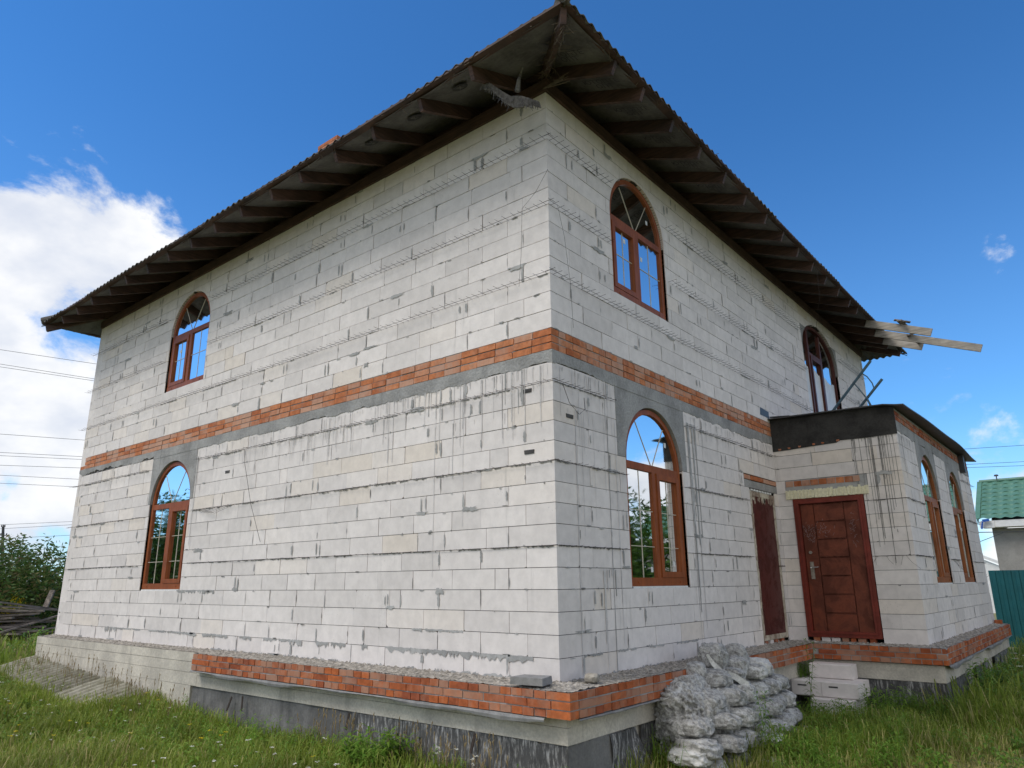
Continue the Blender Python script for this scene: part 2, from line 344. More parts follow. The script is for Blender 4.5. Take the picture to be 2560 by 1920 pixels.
# openings: function z -> (uL,uR) or None, with zmin,zmax
class Op:
    def __init__(s, c, w, z0, spring, rise, rect=False): s.c, s.hw, s.z0, s.sp, s.rise = c, w/2, z0, spring, rise; s.z1 = spring+rise; s.rect = rect
    def at(s, z):
        if z < s.z0-1e-6 or z > s.z1+1e-6: return None
        if s.rect or z <= s.sp: return s.c-s.hw, s.c+s.hw
        k = s.hw*math.sqrt(max(0, 1-((z-s.sp)/s.rise)**2)); return s.c-k, s.c+k
def rop(u0, u1, z0, z1): return Op((u0+u1)/2, u1-u0, z0, z1, 0, True)
def cut(ua, ub, za, zb, ops):
    act = [o for o in ops if o.z1 > za+.003 and o.z0 < zb-.003 and o.c+o.hw > ua and o.c-o.hw < ub]
    if not act: return [[(ua, za), (ub, za), (ub, zb), (ua, zb)]]
    zs = np.linspace(za+1e-5, zb-1e-5, 2 if all(o.rect for o in act) else 8)
    ps = [(np.full(len(zs), ua), np.full(len(zs), ub))]
    for o in act:
        iv = [o.at(z) for z in zs]; Lc = np.array([i[0] if i else o.c for i in iv]); Rc = np.array([i[1] if i else o.c for i in iv]); q = []
        if all(i is None for i in iv): continue
        for l, r in ps:
            for a, b in ((l, np.minimum(r, Lc)), (np.maximum(l, Rc), r)):
                if (b-a).max() > .02: q.append((a, np.maximum(a, b)))
        ps = q
    out = []
    for l, r in ps:
        k = [i for i in range(len(zs)) if r[i]-l[i] > 1e-4 or (0 < i and r[i-1]-l[i-1] > 1e-4) or (i < len(zs)-1 and r[i+1]-l[i+1] > 1e-4)]
        pl = [(l[i], zs[i]) for i in k]+[(r[i], zs[i]) for i in k[::-1]]
        pq = [p for i, p in enumerate(pl) if abs(p[0]-pl[i-1][0])+abs(p[1]-pl[i-1][1]) > 1e-4]
        # the polygon runs up the left and down the right: reverse to counter-clockwise
        if len(pq) > 2: out.append(pq[::-1])
    return out
WINW = 1.362; GS, GSP, US, USP, RISE = .832, 2.225, 4.240, 5.300, .681
win_l = (7.95, 7.955)
OPS = {
    wl: [Op(7.95, WINW+.03, 4*PT, GSP, RISE+.015), Op(7.955, WINW+.03, HB+4*PT, USP, RISE+.015), rop(7.16, 8.72, 11*PT, H15)],
    wr: [Op(2.06, WINW+.03, 4*PT, GSP, RISE+.015), Op(1.985, WINW+.03, HB+4*PT, USP+.02, RISE+.015), rop(1.19, 2.89, 11*PT, H15),
         rop(4.93, 5.96, 0, 11*PT), rop(4.76, 6.105, 11*PT, 12*PT), rop(8.30, 10.90, 3.3, 9*PT+HB), Op(9.6, 2.30, 3.3, 5.40, .66), rop(8.42, 10.78, HB+9*PT, HB+12*PT)],
    wp: [rop(.225, 1.29, 0, 11*PT), rop(.135, 1.37, 11*PT, 12*PT)],
    ws: [Op(2.045, WINW+.03, 4*PT, GSP, RISE+.015), Op(4.595, WINW+.03, 4*PT, GSP, RISE+.015), rop(1.28, 2.81, 11*PT, H15), rop(3.83, 5.36, 11*PT, H15)],
}
OPS[wr] = [o for o in OPS[wr] if not (o.rect and abs(o.c-9.6) < .01 and o.z0 == 3.3)]
blocks = []     # (area, T, poly, d0, d1, tint)
def parea(T, poly):
    P = [proj(T(u, 0, z)) for u, z in poly]
    if any(p[2] < .1 for p in P): return 0
    a = 0
    for i in range(len(P)): a += P[i-1][0]*P[i][1]-P[i][0]*P[i-1][1]
    return abs(a)/2
vjoints = []
def lay(T, u_first, u_end, z, ops, depth_first, seed_h, beige):
    """one course of 600x200 blocks, first joint at u_first"""
    js = [0., u_first]; u = u_first
    while u < u_end-.12:
        s = .6
        r = random.random()
        if r < .07: s = random.choice((.18, .25, .3, .42))
        u += s; js.append(min(u, u_end))
    if js[-1] < u_end: js.append(u_end)
    for i in range(len(js)-1):
        a, b = js[i], js[i+1]
        if b-a < .03: continue
        gl = random.choice((.002, .0025, .003, .004, .008)) if i else 0.
        gr = .0025 if i < len(js)-2 else 0.
        if i and random.random() < .30: vjoints.append((T, a, z, random.random()))
        elif i and random.random() < .45: vjoints.append((T, a, z, -1))
        t = random.uniform(.0, .55) if random.random() > beige else random.uniform(.66, .98)
        d = random.gauss(0, .0016); dep = depth_first if i == 0 else .07
        for poly in cut(a+gl, b-gr, z+.003, z+PT-.003, ops):
            if i and len(poly) == 4 and random.random() < .16:
                c_ = random.randrange(4); p_, q_, n_ = Vector(poly[c_]), Vector(poly[c_-1]), Vector(poly[(c_+1) % 4]); e1 = random.uniform(.008, .045); e2 = random.uniform(.008, .035)
                v1 = p_+(q_-p_).normalized()*min(e1, (q_-p_).length*.4); v2 = p_+(n_-p_).normalized()*min(e2, (n_-p_).length*.4); md = (v1+v2)/2+(p_-(v1+v2)/2)*random.uniform(-.2, .4)
                poly = poly[:c_]+[tuple(v1), tuple(md), tuple(v2)]+poly[c_+1:]
            blocks.append((parea(T, poly), T, poly, -dep, d, t))
def walls():
    for k in range(15):
        z = k*PT; ev = k % 2 == 0; bg = .10 if k < 9 else .25
        lay(wl, .59 if ev else .365, L, z, OPS[wl], .398 if ev else .07, k, .13 if k < 9 else .30) if ev else lay_off(wl, .365, L, z, OPS[wl], k, .13 if k < 9 else .30)
        lay_off(wr, .40, YP+.3, z, OPS[wr], k, .08) if ev else lay(wr, .62, YP+.3, z, OPS[wr], .363, k, .08)
        lay(wp, random.choice((.45, .6, .3, .75)), XP, z, OPS[wp], .07, k, .4) if not ev else lay_rev(wp, z, k)
        lay_off(ws, .40, DP, z, OPS[ws], k, .12) if ev else lay(ws, .62, DP, z, OPS[ws], .3, k, .12)
    for k in range(14):
        z = HB+k*PT; ev = k % 2 == 0
        lay(wl, .58, L, z, OPS[wl], .365, k, .13) if ev else lay_off(wl, .355, L, z, OPS[wl], k, .13)
        lay_off(wr, .368, WY, z, OPS[wr], k, .07) if ev else lay(wr, .60, WY, z, OPS[wr], .353, k, .07)
def lay_off(T, u0, u_end, z, ops, k, beige):
    """course whose corner block belongs to the other wall: starts at u0"""
    n0 = len(blocks); lay(T, u0, u_end, z, ops, .07, k, beige)
    # drop the corner piece [0,u0]
    for i in range(len(blocks)-1, n0-1, -1):
        if max(p[0] for p in blocks[i][2]) <= u0+1e-6: del blocks[i]
def lay_rev(T, z, k):
    """porch front, even courses: corner block runs to the outer edge with a 0.4 deep end"""
    for a, b, dep in ((0., .66, .07), (.66, 1.257, .07), (1.257, XP, .398)):
        t = random.uniform(.1, .55) if random.random() > .4 else random.uniform(.66, .9)
        for poly in cut(a+.002, b-(.002 if b < XP else 0), z+.003, z+PT-.003, OPS[wp]):
            blocks.append((parea(T, poly), T, poly, -dep, random.gauss(0, .0015), t))
    if random.random() < .6: vjoints.append((T, .66, z, random.random()))
walls()
blocks.sort(key=lambda b: -b[0])
for a, T, poly, d0, d1, t in blocks[:300]:
    mb = MB(); prism(mb, T, poly, d0, d1, t); mb.build('block', M['aac'], house)
mb = MB()
for a, T, poly, d0, d1, t in blocks[300:]: prism(mb, T, poly, d0, d1, t)
o = mb.build('block_courses', M['aac'], house); o['kind'] = 'stuff'

# mortar core behind the block faces
def core():
    mb = MB(); B = -.012
    def face(T, u0, u1, z0, z1, ops, step=None):
        zs = [z0]
        while zs[-1] < z1-1e-6: zs.append(min(z1, zs[-1]+.1015))
        for a, b in zip(zs, zs[1:]):
            for poly in cut(u0, u1, a, b, ops): prism(mb, T, poly, -.30, B, .5)
    face(wl, 0.007, L-.007, 0, TOP-.002, OPS[wl]); face(wr, .31, WY-.007, 0, TOP-.002, OPS[wr])
    o = mb.build('wall_core', M['joint'], house)
    mb2 = MB()
    def face2(T, u0, u1, z0, z1, ops):
        zs = list(np.arange(z0, z1-.01, .1015))+[z1]
        for a, b in zip(zs, zs[1:]):
            for poly in cut(u0, u1, a, b, ops): prism(mb2, T, poly, -.28, B, .5)
    face2(wp, 0.01, XP-.007, 0, 3.42, OPS[wp]); face2(ws, .30, DP-.007, 0, 3.42, OPS[ws])
    mb2.build('porch_wall_core', M['joint'], house)
    # rear and far walls, floors, inner partitions so that the windows look into rooms
    mb = MB(); mb.box((-L, .0, -.05), (-L+.3, WY, TOP-.01), .5); mb.box((-L+.3, WY-.3, -.05), (0, WY, TOP-.01), .5)
    mb.box((0., YP+DP-.3, -.02), (XP-.01, YP+DP-.01, 3.4), .5)
    mb.build('rear_wall', M['aac'], house)
    mb = MB(); mb.box((-L+.31, .31, 3.05), (-.31, WY-.31, 3.25)); mb.box((-L+.31, .31, 6.0), (-.31, WY-.31, 6.1)); mb.box((-L+.31, .31, -.2), (-.31, WY-.31, -.05))
    mb.box((-L+.31, 3.6, -.05), (-.31, 3.8, 6.0)); mb.box((-5.0, .31, -.05), (-4.8, WY-.31, 6.0)); mb.box((0.02, YP+.3, -.2), (XP-.32, YP+DP-.31, -.05)); mb.box((0.02, YP+.3, 3.1), (XP-.32, YP+DP-.31, 3.2))
    mb.build('inner_floor', M['room'], house)
core()

# ---- ring beam, lintel fields
def concrete_parts():
    mb = MB()
    def wavy(T, u0, u1, z0, z1, d, amp, t=.5):
        n = max(2, int((u1-u0)/.025)); us = np.linspace(u0, u1, n)
        w_ = 0.; poly = []
        for u in us: w_ = max(-1.2, min(1.2, w_*.9+random.uniform(-.55, .55))); poly.append((u, z0+amp*w_))
        poly += [(u1, z1), (u0, z1)]
        prism(mb, T, poly, -.05, d, t)
    wavy(wl, -.006, 7.16, 3.035, RT, .006, .020); wavy(wl, 7.16, 8.72, 3.03, RT, .0072, .0); wavy(wl, 8.72, L, 3.075, RT, .006, .03)
    wavy(wr, -.003, 1.19, 3.035, RT, .0064, .018); wavy(wr, 1.19, 2.89, 3.03, RT, .0076, .0); wavy(wr, 2.89, YP+.2, 3.03, RT, .0064, .02)
    mb.build('ring_beam', M['ring'], house)
    def lint(T, u0, u1, z0, z1, op, d=.003):
        zs = np.linspace(z0, z1, 12); sides = ((u0, op.c), (op.c, u1)) if op.z1 > z1 else ((u0, u1),)
        for ua, ub in sides:
            mb = MB()
            for a, b in zip(zs, zs[1:]):
                for poly in cut(ua, ub, a+.0, b-.0, [op]): prism(mb, T, poly, -.10, d, .5)
            mb.build('lintel', M['ring'], house)
    lint(wl, 7.162, 8.718, 11*PT+.002, H15-.008, OPS[wl][0]); lint(wr, 1.192, 2.888, 11*PT+.002, H15-.008, OPS[wr][0])
    lint(ws, 1.282, 2.808, 11*PT+.002, H15-.002, OPS[ws][0]); lint(ws, 3.832, 5.358, 11*PT+.002, H15-.002, OPS[ws][1])
    lint(wr, 8.422, 10.778, HB+9*PT+.002, HB+12*PT-.002, [o for o in OPS[wr] if abs(o.c-9.6) < .01 and not o.rect][0])
    mb = MB(); prism(mb, wr, [(4.765, 2.235), (6.10, 2.235), (6.10, 2.345), (4.765, 2.345)], -.1, .002); mb.build('lintel', M['ring'], house)
    mb = MB(); prism(mb, wp, [(.14, 2.14), (1.365, 2.14), (1.365, 2.432), (.14, 2.432)], -.1, .0005); mb.build('lintel', M['mortar'], house)
    # porch ring beam on its side wall
    mb = MB(); n = 60; us = np.linspace(.0, DP, n)
    prism(mb, ws, [(u, H15+random.uniform(-.03, .02)) for u in us]+[(DP, 3.20), (0, 3.20)], -.05, .004); mb.build('porch_ring_beam', M['ring'], house)
concrete_parts()

# ---- bricks
bricks = []    # (area,T,poly,d0,d1,tint,mat)
def brick_row(T, u0, u1, z, h, d, hi, header, depth=.12, jit=.006, start_off=0.):
    pitch = .1285 if header else .2565; u = u0+start_off; first = True
    while u < u1-.03:
        w = min(pitch, u1-u); a, b = u+.005, u+w-.005; dz = random.uniform(-.002, .002); t = random.random()
        q = [(a+random.uniform(-.002, .002), z+.006+dz), (b+random.uniform(-.002, .002), z+.006+dz+random.uniform(-.002, .002)),
             (b+random.uniform(-.002, .002), z+h-.006+dz), (a+random.uniform(-.002, .002), z+h-.006+dz)]
        bricks.append((parea(T, q), T, q, d-depth, d+random.uniform(-jit, jit), t, hi)); u += pitch
BP = .37    # brick plinth face in front of the block wall
BH = .0725
def bl(u, d, z): return (BP-u, -d, z)      # left plinth row measured from the brick corner
for r in range(3):
    z = -.012-.0725*(r+1); ev = r == 1
    # left face: header / stretcher / header, corner stretcher ends show on the right face
    brick_row(wl, -BP+(.255 if not ev else .20), 5.94, z, BH, BP, 0, not ev)
    t = .95
    a = -BP; b = -BP+(.252 if not ev else .197)
    q = [(a, z+.006), (b-.005, z+.006), (b-.005, z+BH-.006), (a, z+BH-.006)]
    bricks.append((1e9, wl, q, BP-.12, BP+.003, t, 0))
    brick_row(wr, -BP+.125, YP-.27, z, BH, BP, 0, not ev)
    brick_row(wp, BP+.0, XP+.24, z, BH, .26, 0, not ev, start_off=.0 if not ev else .07)
    brick_row(ws, -.26+.12, DP+.1, z, BH, .24, 0, not ev)
zb = RT
for r in range(3):
    z = zb+.0785*r; ev = r == 1
    a = 0.; b = .25 if ev else (.24 if r == 2 else .26)
    brick_row(wl, b+(.0 if ev else .0), L, z, .0785, .004, 1, False, start_off=0 if not ev else -.0)
    q = [(0, z+.006), (b-.005, z+.006), (b-.005, z+.0725), (0, z+.0725)]; bricks.append((1e9, wl, q, -.12, .006, .35, 1))
    brick_row(wr, .123, YP+.25, z, .0785, .004, 1, not ev)
brick_row(wr, 4.77, 6.10, 2.352, .078, .006, 1, False); brick_row(wp, .145, 1.27, 2.325, .1, .006, 1, True)
for r in range(2): brick_row(ws, .05, DP-.05, 3.205+.075*r, .075, .006, 0, r == 0)
# packing pieces under the doors
for u, w, hi in ((.31, .09, 0), (.43, .12, 2), (.57, .12, 2), (.72, .09, 0), (.84, .07, 0), (.94, .11, 0), (1.1, .08, 0)):
    q = [(u, .0), (u+w, .0), (u+w, .058), (u, .058)]; bricks.append((parea(wp, q), wp, q, -.1, -.005, random.random(), hi))
for u, w, hi in ((5.0, .11, 0), (5.2, .12, 2), (5.4, .1, 0), (5.65, .11, 0)):
    q = [(u, .0), (u+w, .0), (u+w, .05), (u, .05)]; bricks.append((parea(wr, q), wr, q, -.1, -.005, random.random(), hi))
bricks.sort(key=lambda b: -b[0])
bm_ = {0: M['brick_lo'], 1: M['brick_hi'], 2: M['aac']}
for a, T, q, d0, d1, t, hi in bricks[:300]:
    mb = MB(); prism(mb, T, q, d0, d1, t); mb.build('brick', bm_[hi], house)
for hi in (0, 1, 2):
    mb = MB()
    for a, T, q, d0, d1, t, h in bricks[300:]:
        if h == hi: prism(mb, T, q, d0, d1, t)
    if mb.f: o = mb.build('brick_courses', bm_[hi], house); o['kind'] = 'stuff'
# mortar beds behind the bricks
mb = MB()
prism(mb, wl, [(-BP+.012, -.225), (5.93, -.225), (5.93, -.018), (-BP+.012, -.018)], -.05, BP-.010)
prism(mb, wr, [(-BP+.02, -.226), (YP-.25, -.226), (YP-.25, -.019), (-BP+.02, -.019)], -.05, BP-.0095)
prism(mb, wp, [(.0, -.225), (XP+.235, -.225), (XP+.235, -.018), (0, -.018)], -.05, .25)
prism(mb, ws, [(-.24, -.226), (DP+.09, -.226), (DP+.09, -.019), (-.24, -.019)], -.05, .2305)
prism(mb, wl, [(.008, RT), (L-.01, RT), (L-.01, HB), (.008, HB)], -.05, -.006)
prism(mb, wr, [(.006, RT), (YP+.2, RT), (YP+.2, HB), (.006, HB)], -.05, -.0065)
prism(mb, ws, [(.02, 3.2), (DP-.02, 3.2), (DP-.02, 3.39), (.02, 3.39)], -.05, -.003)
mb.build('brick_mortar', M['mortar'], house)

# ---- crumb ledge on the plinth
def ledge(T, u0, u1, d0, d1, z, name='mortar_ledge', amp=.0085, mat='rubble'):
    nu = max(4, int((u1-u0)/.018)); nd = max(3, int((d1-d0)/.022)); mb = MB(); vs = []; fs = []; ts = []
    for j in range(nd+1):
        for i in range(nu+1):
            k = j/nd; e = .004 if j == 0 else 0
            h = abs(random.gauss(0, amp))*(.55+.6*(1-k))+.018*(1-k)**3
            vs.append(T(u0+(u1-u0)*i/nu, d0+(d1-d0)*k+random.uniform(-.01, .01)*(0 < j), z+h))
    for j in range(nd):
        for i in range(nu):
            a = j*(nu+1)+i; f = (a, a+1, a+nu+2, a+nu+1); fs.append(f if not FLIP.get(T) else f[::-1]); ts.append(random.random())
    mb.v = vs; mb.f = fs; mb.t = ts
    return mb.build(name, M[mat], house)
ledge(wl, -BP+.01, 5.93, -.02, BP-.012, -.016); ledge(wr, -.0, 5.87, -.02, BP-.012, -.0155)
ledge(wp, .0, XP+.22, -.02, .24, -.017, amp=.008); ledge(ws, .0, DP+.08, -.02, .22, -.016, amp=.010)
ledge(wl, 5.94, L+.1, -.02, .245, -.02, amp=.009)

# ---- foundation
def foundation():
    mb = MB(); FD = .245
    bands = ((-.33, -.2), (-.42, -.33), (-1.3, -.42))
    for i, (a, b) in enumerate(((-.235, -.313), (-.3175, -.452))):
        prism(mb, wl, [(-FD+.002*i, b), (6.0, b), (6.0, a), (-FD+.002*i, a)], -.1, FD-.003*i)
    prism(mb, wl, [(-.22, -1.3), (6.15, -1.3), (6.15, -.4525), (-.22, -.4525)], -.1, .19)
    for i, (a, b) in enumerate(((-.022, -.143), (-.1485, -.283), (-.287, -.449), (-.4525, -1.3))):
        prism(mb, wl, [(6.0 if i < 3 else 6.15, b), (L+.12, b), (L+.12, a), (6.0 if i < 3 else 6.15, a)], -.1, FD+.004-.0025*i)
    mb.build('foundation', M['found'], house)
    mb = MB()
    for i, (a, b) in enumerate(((-.236, -.318), (-.3185, -.450))):
        prism(mb, wr, [(-FD+.05, b), (YP-.2, b), (YP-.2, a), (-FD+.05, a)], -.1, FD-.0035*i)
    prism(mb, wr, [(-.1, -1.3), (YP-.2, -1.3), (YP-.2, -.4505), (-.1, -.4505)], -.1, .19)
    for i, (a, b) in enumerate(((-.237, -.33), (-.3305, -.455))):
        prism(mb, wp, [(.2, b), (XP+.172-.004*i, b), (XP+.172-.004*i, a), (.2, a)], -.1, .205-.004*i)
        prism(mb, ws, [(-.20+.004*i, b), (DP+.05, b), (DP+.05, a), (-.20+.004*i, a)], -.1, .18-.003*i)
    prism(mb, ws, [(-.12, -1.4), (DP, -1.4), (DP, -.4555), (-.12, -.4555)], -.1, .12); prism(mb, wp, [(.2, -1.4), (XP+.12, -1.4), (XP+.12, -.4555), (.2, -.4555)], -.1, .15)
    mb.build('porch_foundation', M['found'], house)
    # felt and bitumen skirts
    def skirt(T, u0, u1, zt, d, mat, amp=.012, z0=-1.2):
        mb = MB(); n = max(3, int((u1-u0)/.07)); us = np.linspace(u0, u1, n)
        top = [(u, zt+random.uniform(-amp, amp)) for u in us]
        nz = 6; vs = []; fs = []
        for j in range(nz+1):
            for i, (u, z) in enumerate(top):
                zz = z+(z0-z)*j/nz; vs.append(T(u, d+.006*math.sin(u*9+j*1.3)+random.uniform(-.003, .003), zz))
        for j in range(nz):
            for i in range(n-1): fs.append((j*n+i, j*n+i+1, (j+1)*n+i+1, (j+1)*n+i))
        mb.add(vs, fs); return mb.build('felt_skirt', M[mat], house)
    skirt(wl, -.235, 2.62, -.455, .235, 'felt'); skirt(wl, 2.6, 6.13, -.452, .222, 'feltflat', .01)
    skirt(wr, -.235, .55, -.452, .235, 'feltflat'); skirt(wr, 1.0, 5.9, -.452, .222, 'felt')
    skirt(wp, .35, XP+.165, -.46, .19, 'felt', .012)
    for u0, u1, f in ((-.19, .05, 'feltflat'), (.10, .75, 'felt'), (.78, 1.5, 'felt'), (2.3, 3.0, 'felt'), (3.2, 3.7, 'felt'), (4.5, 5.2, 'felt'), (5.3, 6.5, 'felt')):
        skirt(ws, u0, u1, -.47, .17, f, .02)
    # curled loose flap on the right side
    mb = MB(); vs = []; fs = []
    for j in range(7):
        for i in range(5):
            k = j/6; vs.append((.24+.18*k*(i/4)+.02*math.sin(i+j), .42+.12*i+.04*k, -.46-.5*k))
    for j in range(6):
        for i in range(4): a = j*5+i; fs.append((a, a+1, a+6, a+5))
    mb.add(vs, fs); mb.build('felt_flap', M['felt'], house)
    # felt damp course under the brick plinth, wavy lower edge
    def dpc(T, u0, u1, d, ext=.03):
        mb = MB(); n = int((u1-u0)/.06); us = np.linspace(u0, u1, n); vs = []; fs = []
        for u in us:
            w = ext*(.6+.5*math.sin(u*1.7+.4)+.35*math.sin(u*5.3))+random.uniform(-.003, .003); w = max(.006, w)
            vs += [T(u, .1, -.231), T(u, d+.004, -.232), T(u, d+.012, -.238-w*.4), T(u, d+.006, -.240-w)]
        for i in range(n-1):
            for k in range(3): fs.append((i*4+k, i*4+k+1, i*4+k+5, i*4+k+4))
        mb.add(vs, fs); mb.build('damp_course', M['feltedge'], house)
    dpc(wl, -.10, 5.95, BP, .036); dpc(wr, -.25, 1.95, BP, .012); dpc(ws, -.2, DP+.09, .24, .05)
    # sticks of black strapping
    for u, z, s in ((5.0, -.50, .9), (4.75, -.47, -.2), (2.62, -.46, .35), (.78, -.46, .55)):
        mb = MB(); mb.beam(wl(u, .275, z), wl(u+.09*s, .285, z-.17), .028, .008, up=(0, -1, 0)); mb.build('strap', M['wire'], house)
foundation()

# ---- mortar smears, drips
def blob(u, z, w, h, n=18, jag=.35):
    out = []
    for i in range(n):
        a = 2*math.pi*i/n; c, s = math.cos(a), math.sin(a)
        k = 1/max(abs(c), abs(s))**.7*(1+random.uniform(-jag, jag)*.7)
        out.append((u+w/2*c*k*.9, z+h/2*s*k*.9))
    return out
def smears():
    mb = MB(); dk = MB()
    blocked = lambda T, u, z, m=.05: any((o.at(z+dz) and o.at(z+dz)[0]-m < u < o.at(z+dz)[1]+m) for o in OPS[T] for dz in (0., .1, .2))
    lay_i = 0
    def put(T, poly, t=None, m=None, d=None):
        nonlocal lay_i
        if T in (wl, wr):
            if max(p[0] for p in poly) > (L-.01 if T is wl else (WY-.01)): return
            if min(p[0] for p in poly) < .01: return
        if T is wp and (min(p[0] for p in poly) < .015 or max(p[0] for p in poly) > XP-.01): return
        lay_i += 1; d = .0052+(lay_i % 7)*.0004 if d is None else d
        vs = [T(u, d, z) for u, z in poly]; n = len(poly); f = tuple(range(n))
        (m or mb).add(vs, [f[::-1] if FLIP[T] else f], random.random() if t is None else t)
    for T, u, z, k in vjoints:
        if blocked(T, u, z): continue
        if T is wr and z < 3 and u > YP-.03: continue
        if k < 0:
            if random.random() < .5: put(T, blob(u+random.uniform(-.004, .004), z+random.uniform(.05, .15), random.uniform(.006, .014), random.uniform(.05, .19), 14, .5), m=dk if random.random() < .35 else mb)
            continue
        w = random.choice((.016, .02, .028, .04)); h = random.uniform(.12, .2)
        for j in range(random.choice((1, 1, 1, 2))):
            put(T, blob(u+random.uniform(-.01, .03)+j*random.uniform(.06, .13), z+.1+random.uniform(-.02, .02), w*random.uniform(.7, 1.3), h*random.uniform(.7, 1.05), 20, .42))
        if random.random() < .22: put(T, blob(u+random.uniform(-.1, .1), z+random.choice((.012, .19)), random.uniform(.08, .3), random.uniform(.03, .06), 22, .6))
    # small crumbs along bed joints
    for T, UE, zlo, n in ((wl, L, 0, 430), (wr, 6.0, 0, 190), (wr, WY, HB, 230), (wp, XP, 0, 26), (ws, DP, 0, 90)):
        for i in range(n):
            u = random.uniform(.05, UE-.05); k = random.randrange(15); z = k*PT if (zlo == 0 and not (T is wl and random.random() < .45)) else HB+(k % 14)*PT
            if z > TOP-.1 or blocked(T, u, z-.1) or blocked(T, u, z): continue
            w = random.choice((.015, .02, .03, .05, .09)); put(T, blob(u, z+random.uniform(-.012, .012), w, random.uniform(.008, .022), 10, .6), m=dk if random.random() < .25 else mb)
    # jagged joint under the lowest courses
    for T, u0, u1, k, hh in ((wl, .3, 4.2, 1, .06), (wl, 4.2, 6.9, 1, .04), (wl, 1.2, 2.0, 2, .02), (wl, .1, 5.9, 0, .04), (wl, 5.9, 9.5, 1, .02), (wl, 6.2, 7.0, 4, .05), (wl, 9.3, 9.9, 1, .08), (wr, .4, 2.6, 1, .02), (wr, .6, 5.5, 0, .035)):
        u = u0
        while u < u1:
            w = random.uniform(.08, .35)
            if not blocked(T, u, k*PT-.05):
                n = 9; top = [(u+w*i/n, k*PT+random.uniform(.0, .012)) for i in range(n+1)]; bot = [(u+w*i/n, k*PT-random.uniform(.002, hh)*(1 if k else -1)-.004) for i in range(n, -1, -1)]
                poly = bot[::-1][:]; poly = [(p[0], p[1]) for p in bot[::-1]]+[(p[0], p[1]) for p in top[::-1]]
                if k == 0: poly = [(p[0], min(p[1], .0)) for p in top]+[(p[0], p[1]) for p in bot]
                put(T, poly)
            u += w+random.choice((0, 0, .05, .3))
    # drips below the ring beam
    ws_ = MB()
    def drips(T, u0, u1, z, n, lmax, wmax=.010, m=None):
        for i in range(n):
            u = random.uniform(u0, u1); l = lmax*random.random()**3*1.5+.02; w = random.uniform(.003, wmax)
            if blocked(T, u, z-.1, .02): continue
            k = 7; a = [(u-w/2*random.uniform(.5, 1.2)*(1-.3*i/k), z-l*i/k) for i in range(k+1)]; b = [(u+w/2*random.uniform(.5, 1.3)*(1-.3*i/k)+.002, z-l*i/k) for i in range(k, -1, -1)]
            put(T, a+b, m=m or (ws_ if random.random() < .84 else mb))
    drips(wl, .05, 2.6, 3.03, 120, .5, .008); drips(wl, 2.6, 7.1, 3.01, 70, .45, .008); drips(wl, 8.8, 12, 3.06, 40, .4); drips(wl, .1, 6, 2.83, 80, .25, .006); drips(wl, .2, 2.6, 2.6, 10, 1.2, .008)
    drips(wr, .05, 1.2, 3.02, 40, .5, .008); drips(wr, .2, 1.15, 2.6, 9, 1.8, .012); drips(wr, 2.9, 6.0, 3.0, 70, .4); drips(wr, 2.9, 3.2, 2.9, 14, 2.6, .025); drips(wr, .75, 1.15, 1.0, 14, 1.0, .022)
    drips(wp, 1.2, 1.8, 2.98, 34, 1.3, .007, dk); drips(ws, .05, 1.2, 3.0, 30, .5, .01, dk); drips(ws, .3, 5.6, .80, 40, .16, .01)
    drips(wl, 7.05, 7.2, 2.9, 9, 2.7, .03); drips(wr, 2.95, 3.1, 2.2, 6, 1.5, .02); drips(wr, 1.4, 2.7, .80, 26, .18, .009)
    # broad dull wash under the ring beam at the corner
    # dark dirty lips hanging under the reinforced joints
    for T, ks, UE in ((wl, (14*PT, 10*PT, 6*PT), L), (wr, (14*PT, 10*PT, 6*PT), 5.9), (wl, (HB+3*PT, HB+7*PT, HB+11*PT), L), (wr, (HB+3*PT, HB+7*PT, HB+11*PT), WY), (wp, (10*PT, 6*PT), XP), (ws, (10*PT, 6*PT), DP)):
        for z in ks:
            u = .03
            while u < UE-.1:
                w = random.uniform(.05, .4)
                if not blocked(T, u, z-.05) and not blocked(T, u+w, z-.05) and random.random() < (.85 if z < 3 else .15):
                    n = max(3, int(w/.02)); top = [(u+w*i/n, z+.004) for i in range(n+1)]; bot = [(u+w*i/n, z-.004-abs(random.gauss(0, .007))) for i in range(n, -1, -1)]
                    put(T, bot[::-1]+top[::-1], m=dk)
                u += w+random.uniform(0, .15)
    a = mb.build('mortar_smear', M['mortar'], house); a['kind'] = 'stuff'
    a = ws_.build('cement_run', M['wash'], house); a['kind'] = 'stuff'
    a = dk.build('dirt_drip', M['grime'], house); a['kind'] = 'stuff'
    # chiselled pockets near the corner: dark plates painting the shade inside
    for T, u, z in ((wl, .27, 2.79), (wl, .25, 2.15), (wr, .22, 2.52), (wl, 7.0-.9, 2.55)):
        mb = MB(); prism(mb, T, [(u, z-.022), (u+.12, z-.022), (u+.125, z+.02), (u-.004, z+.018)], -.05, .0061); mb.build('pocket_shade', M['joint'], house)
smears()

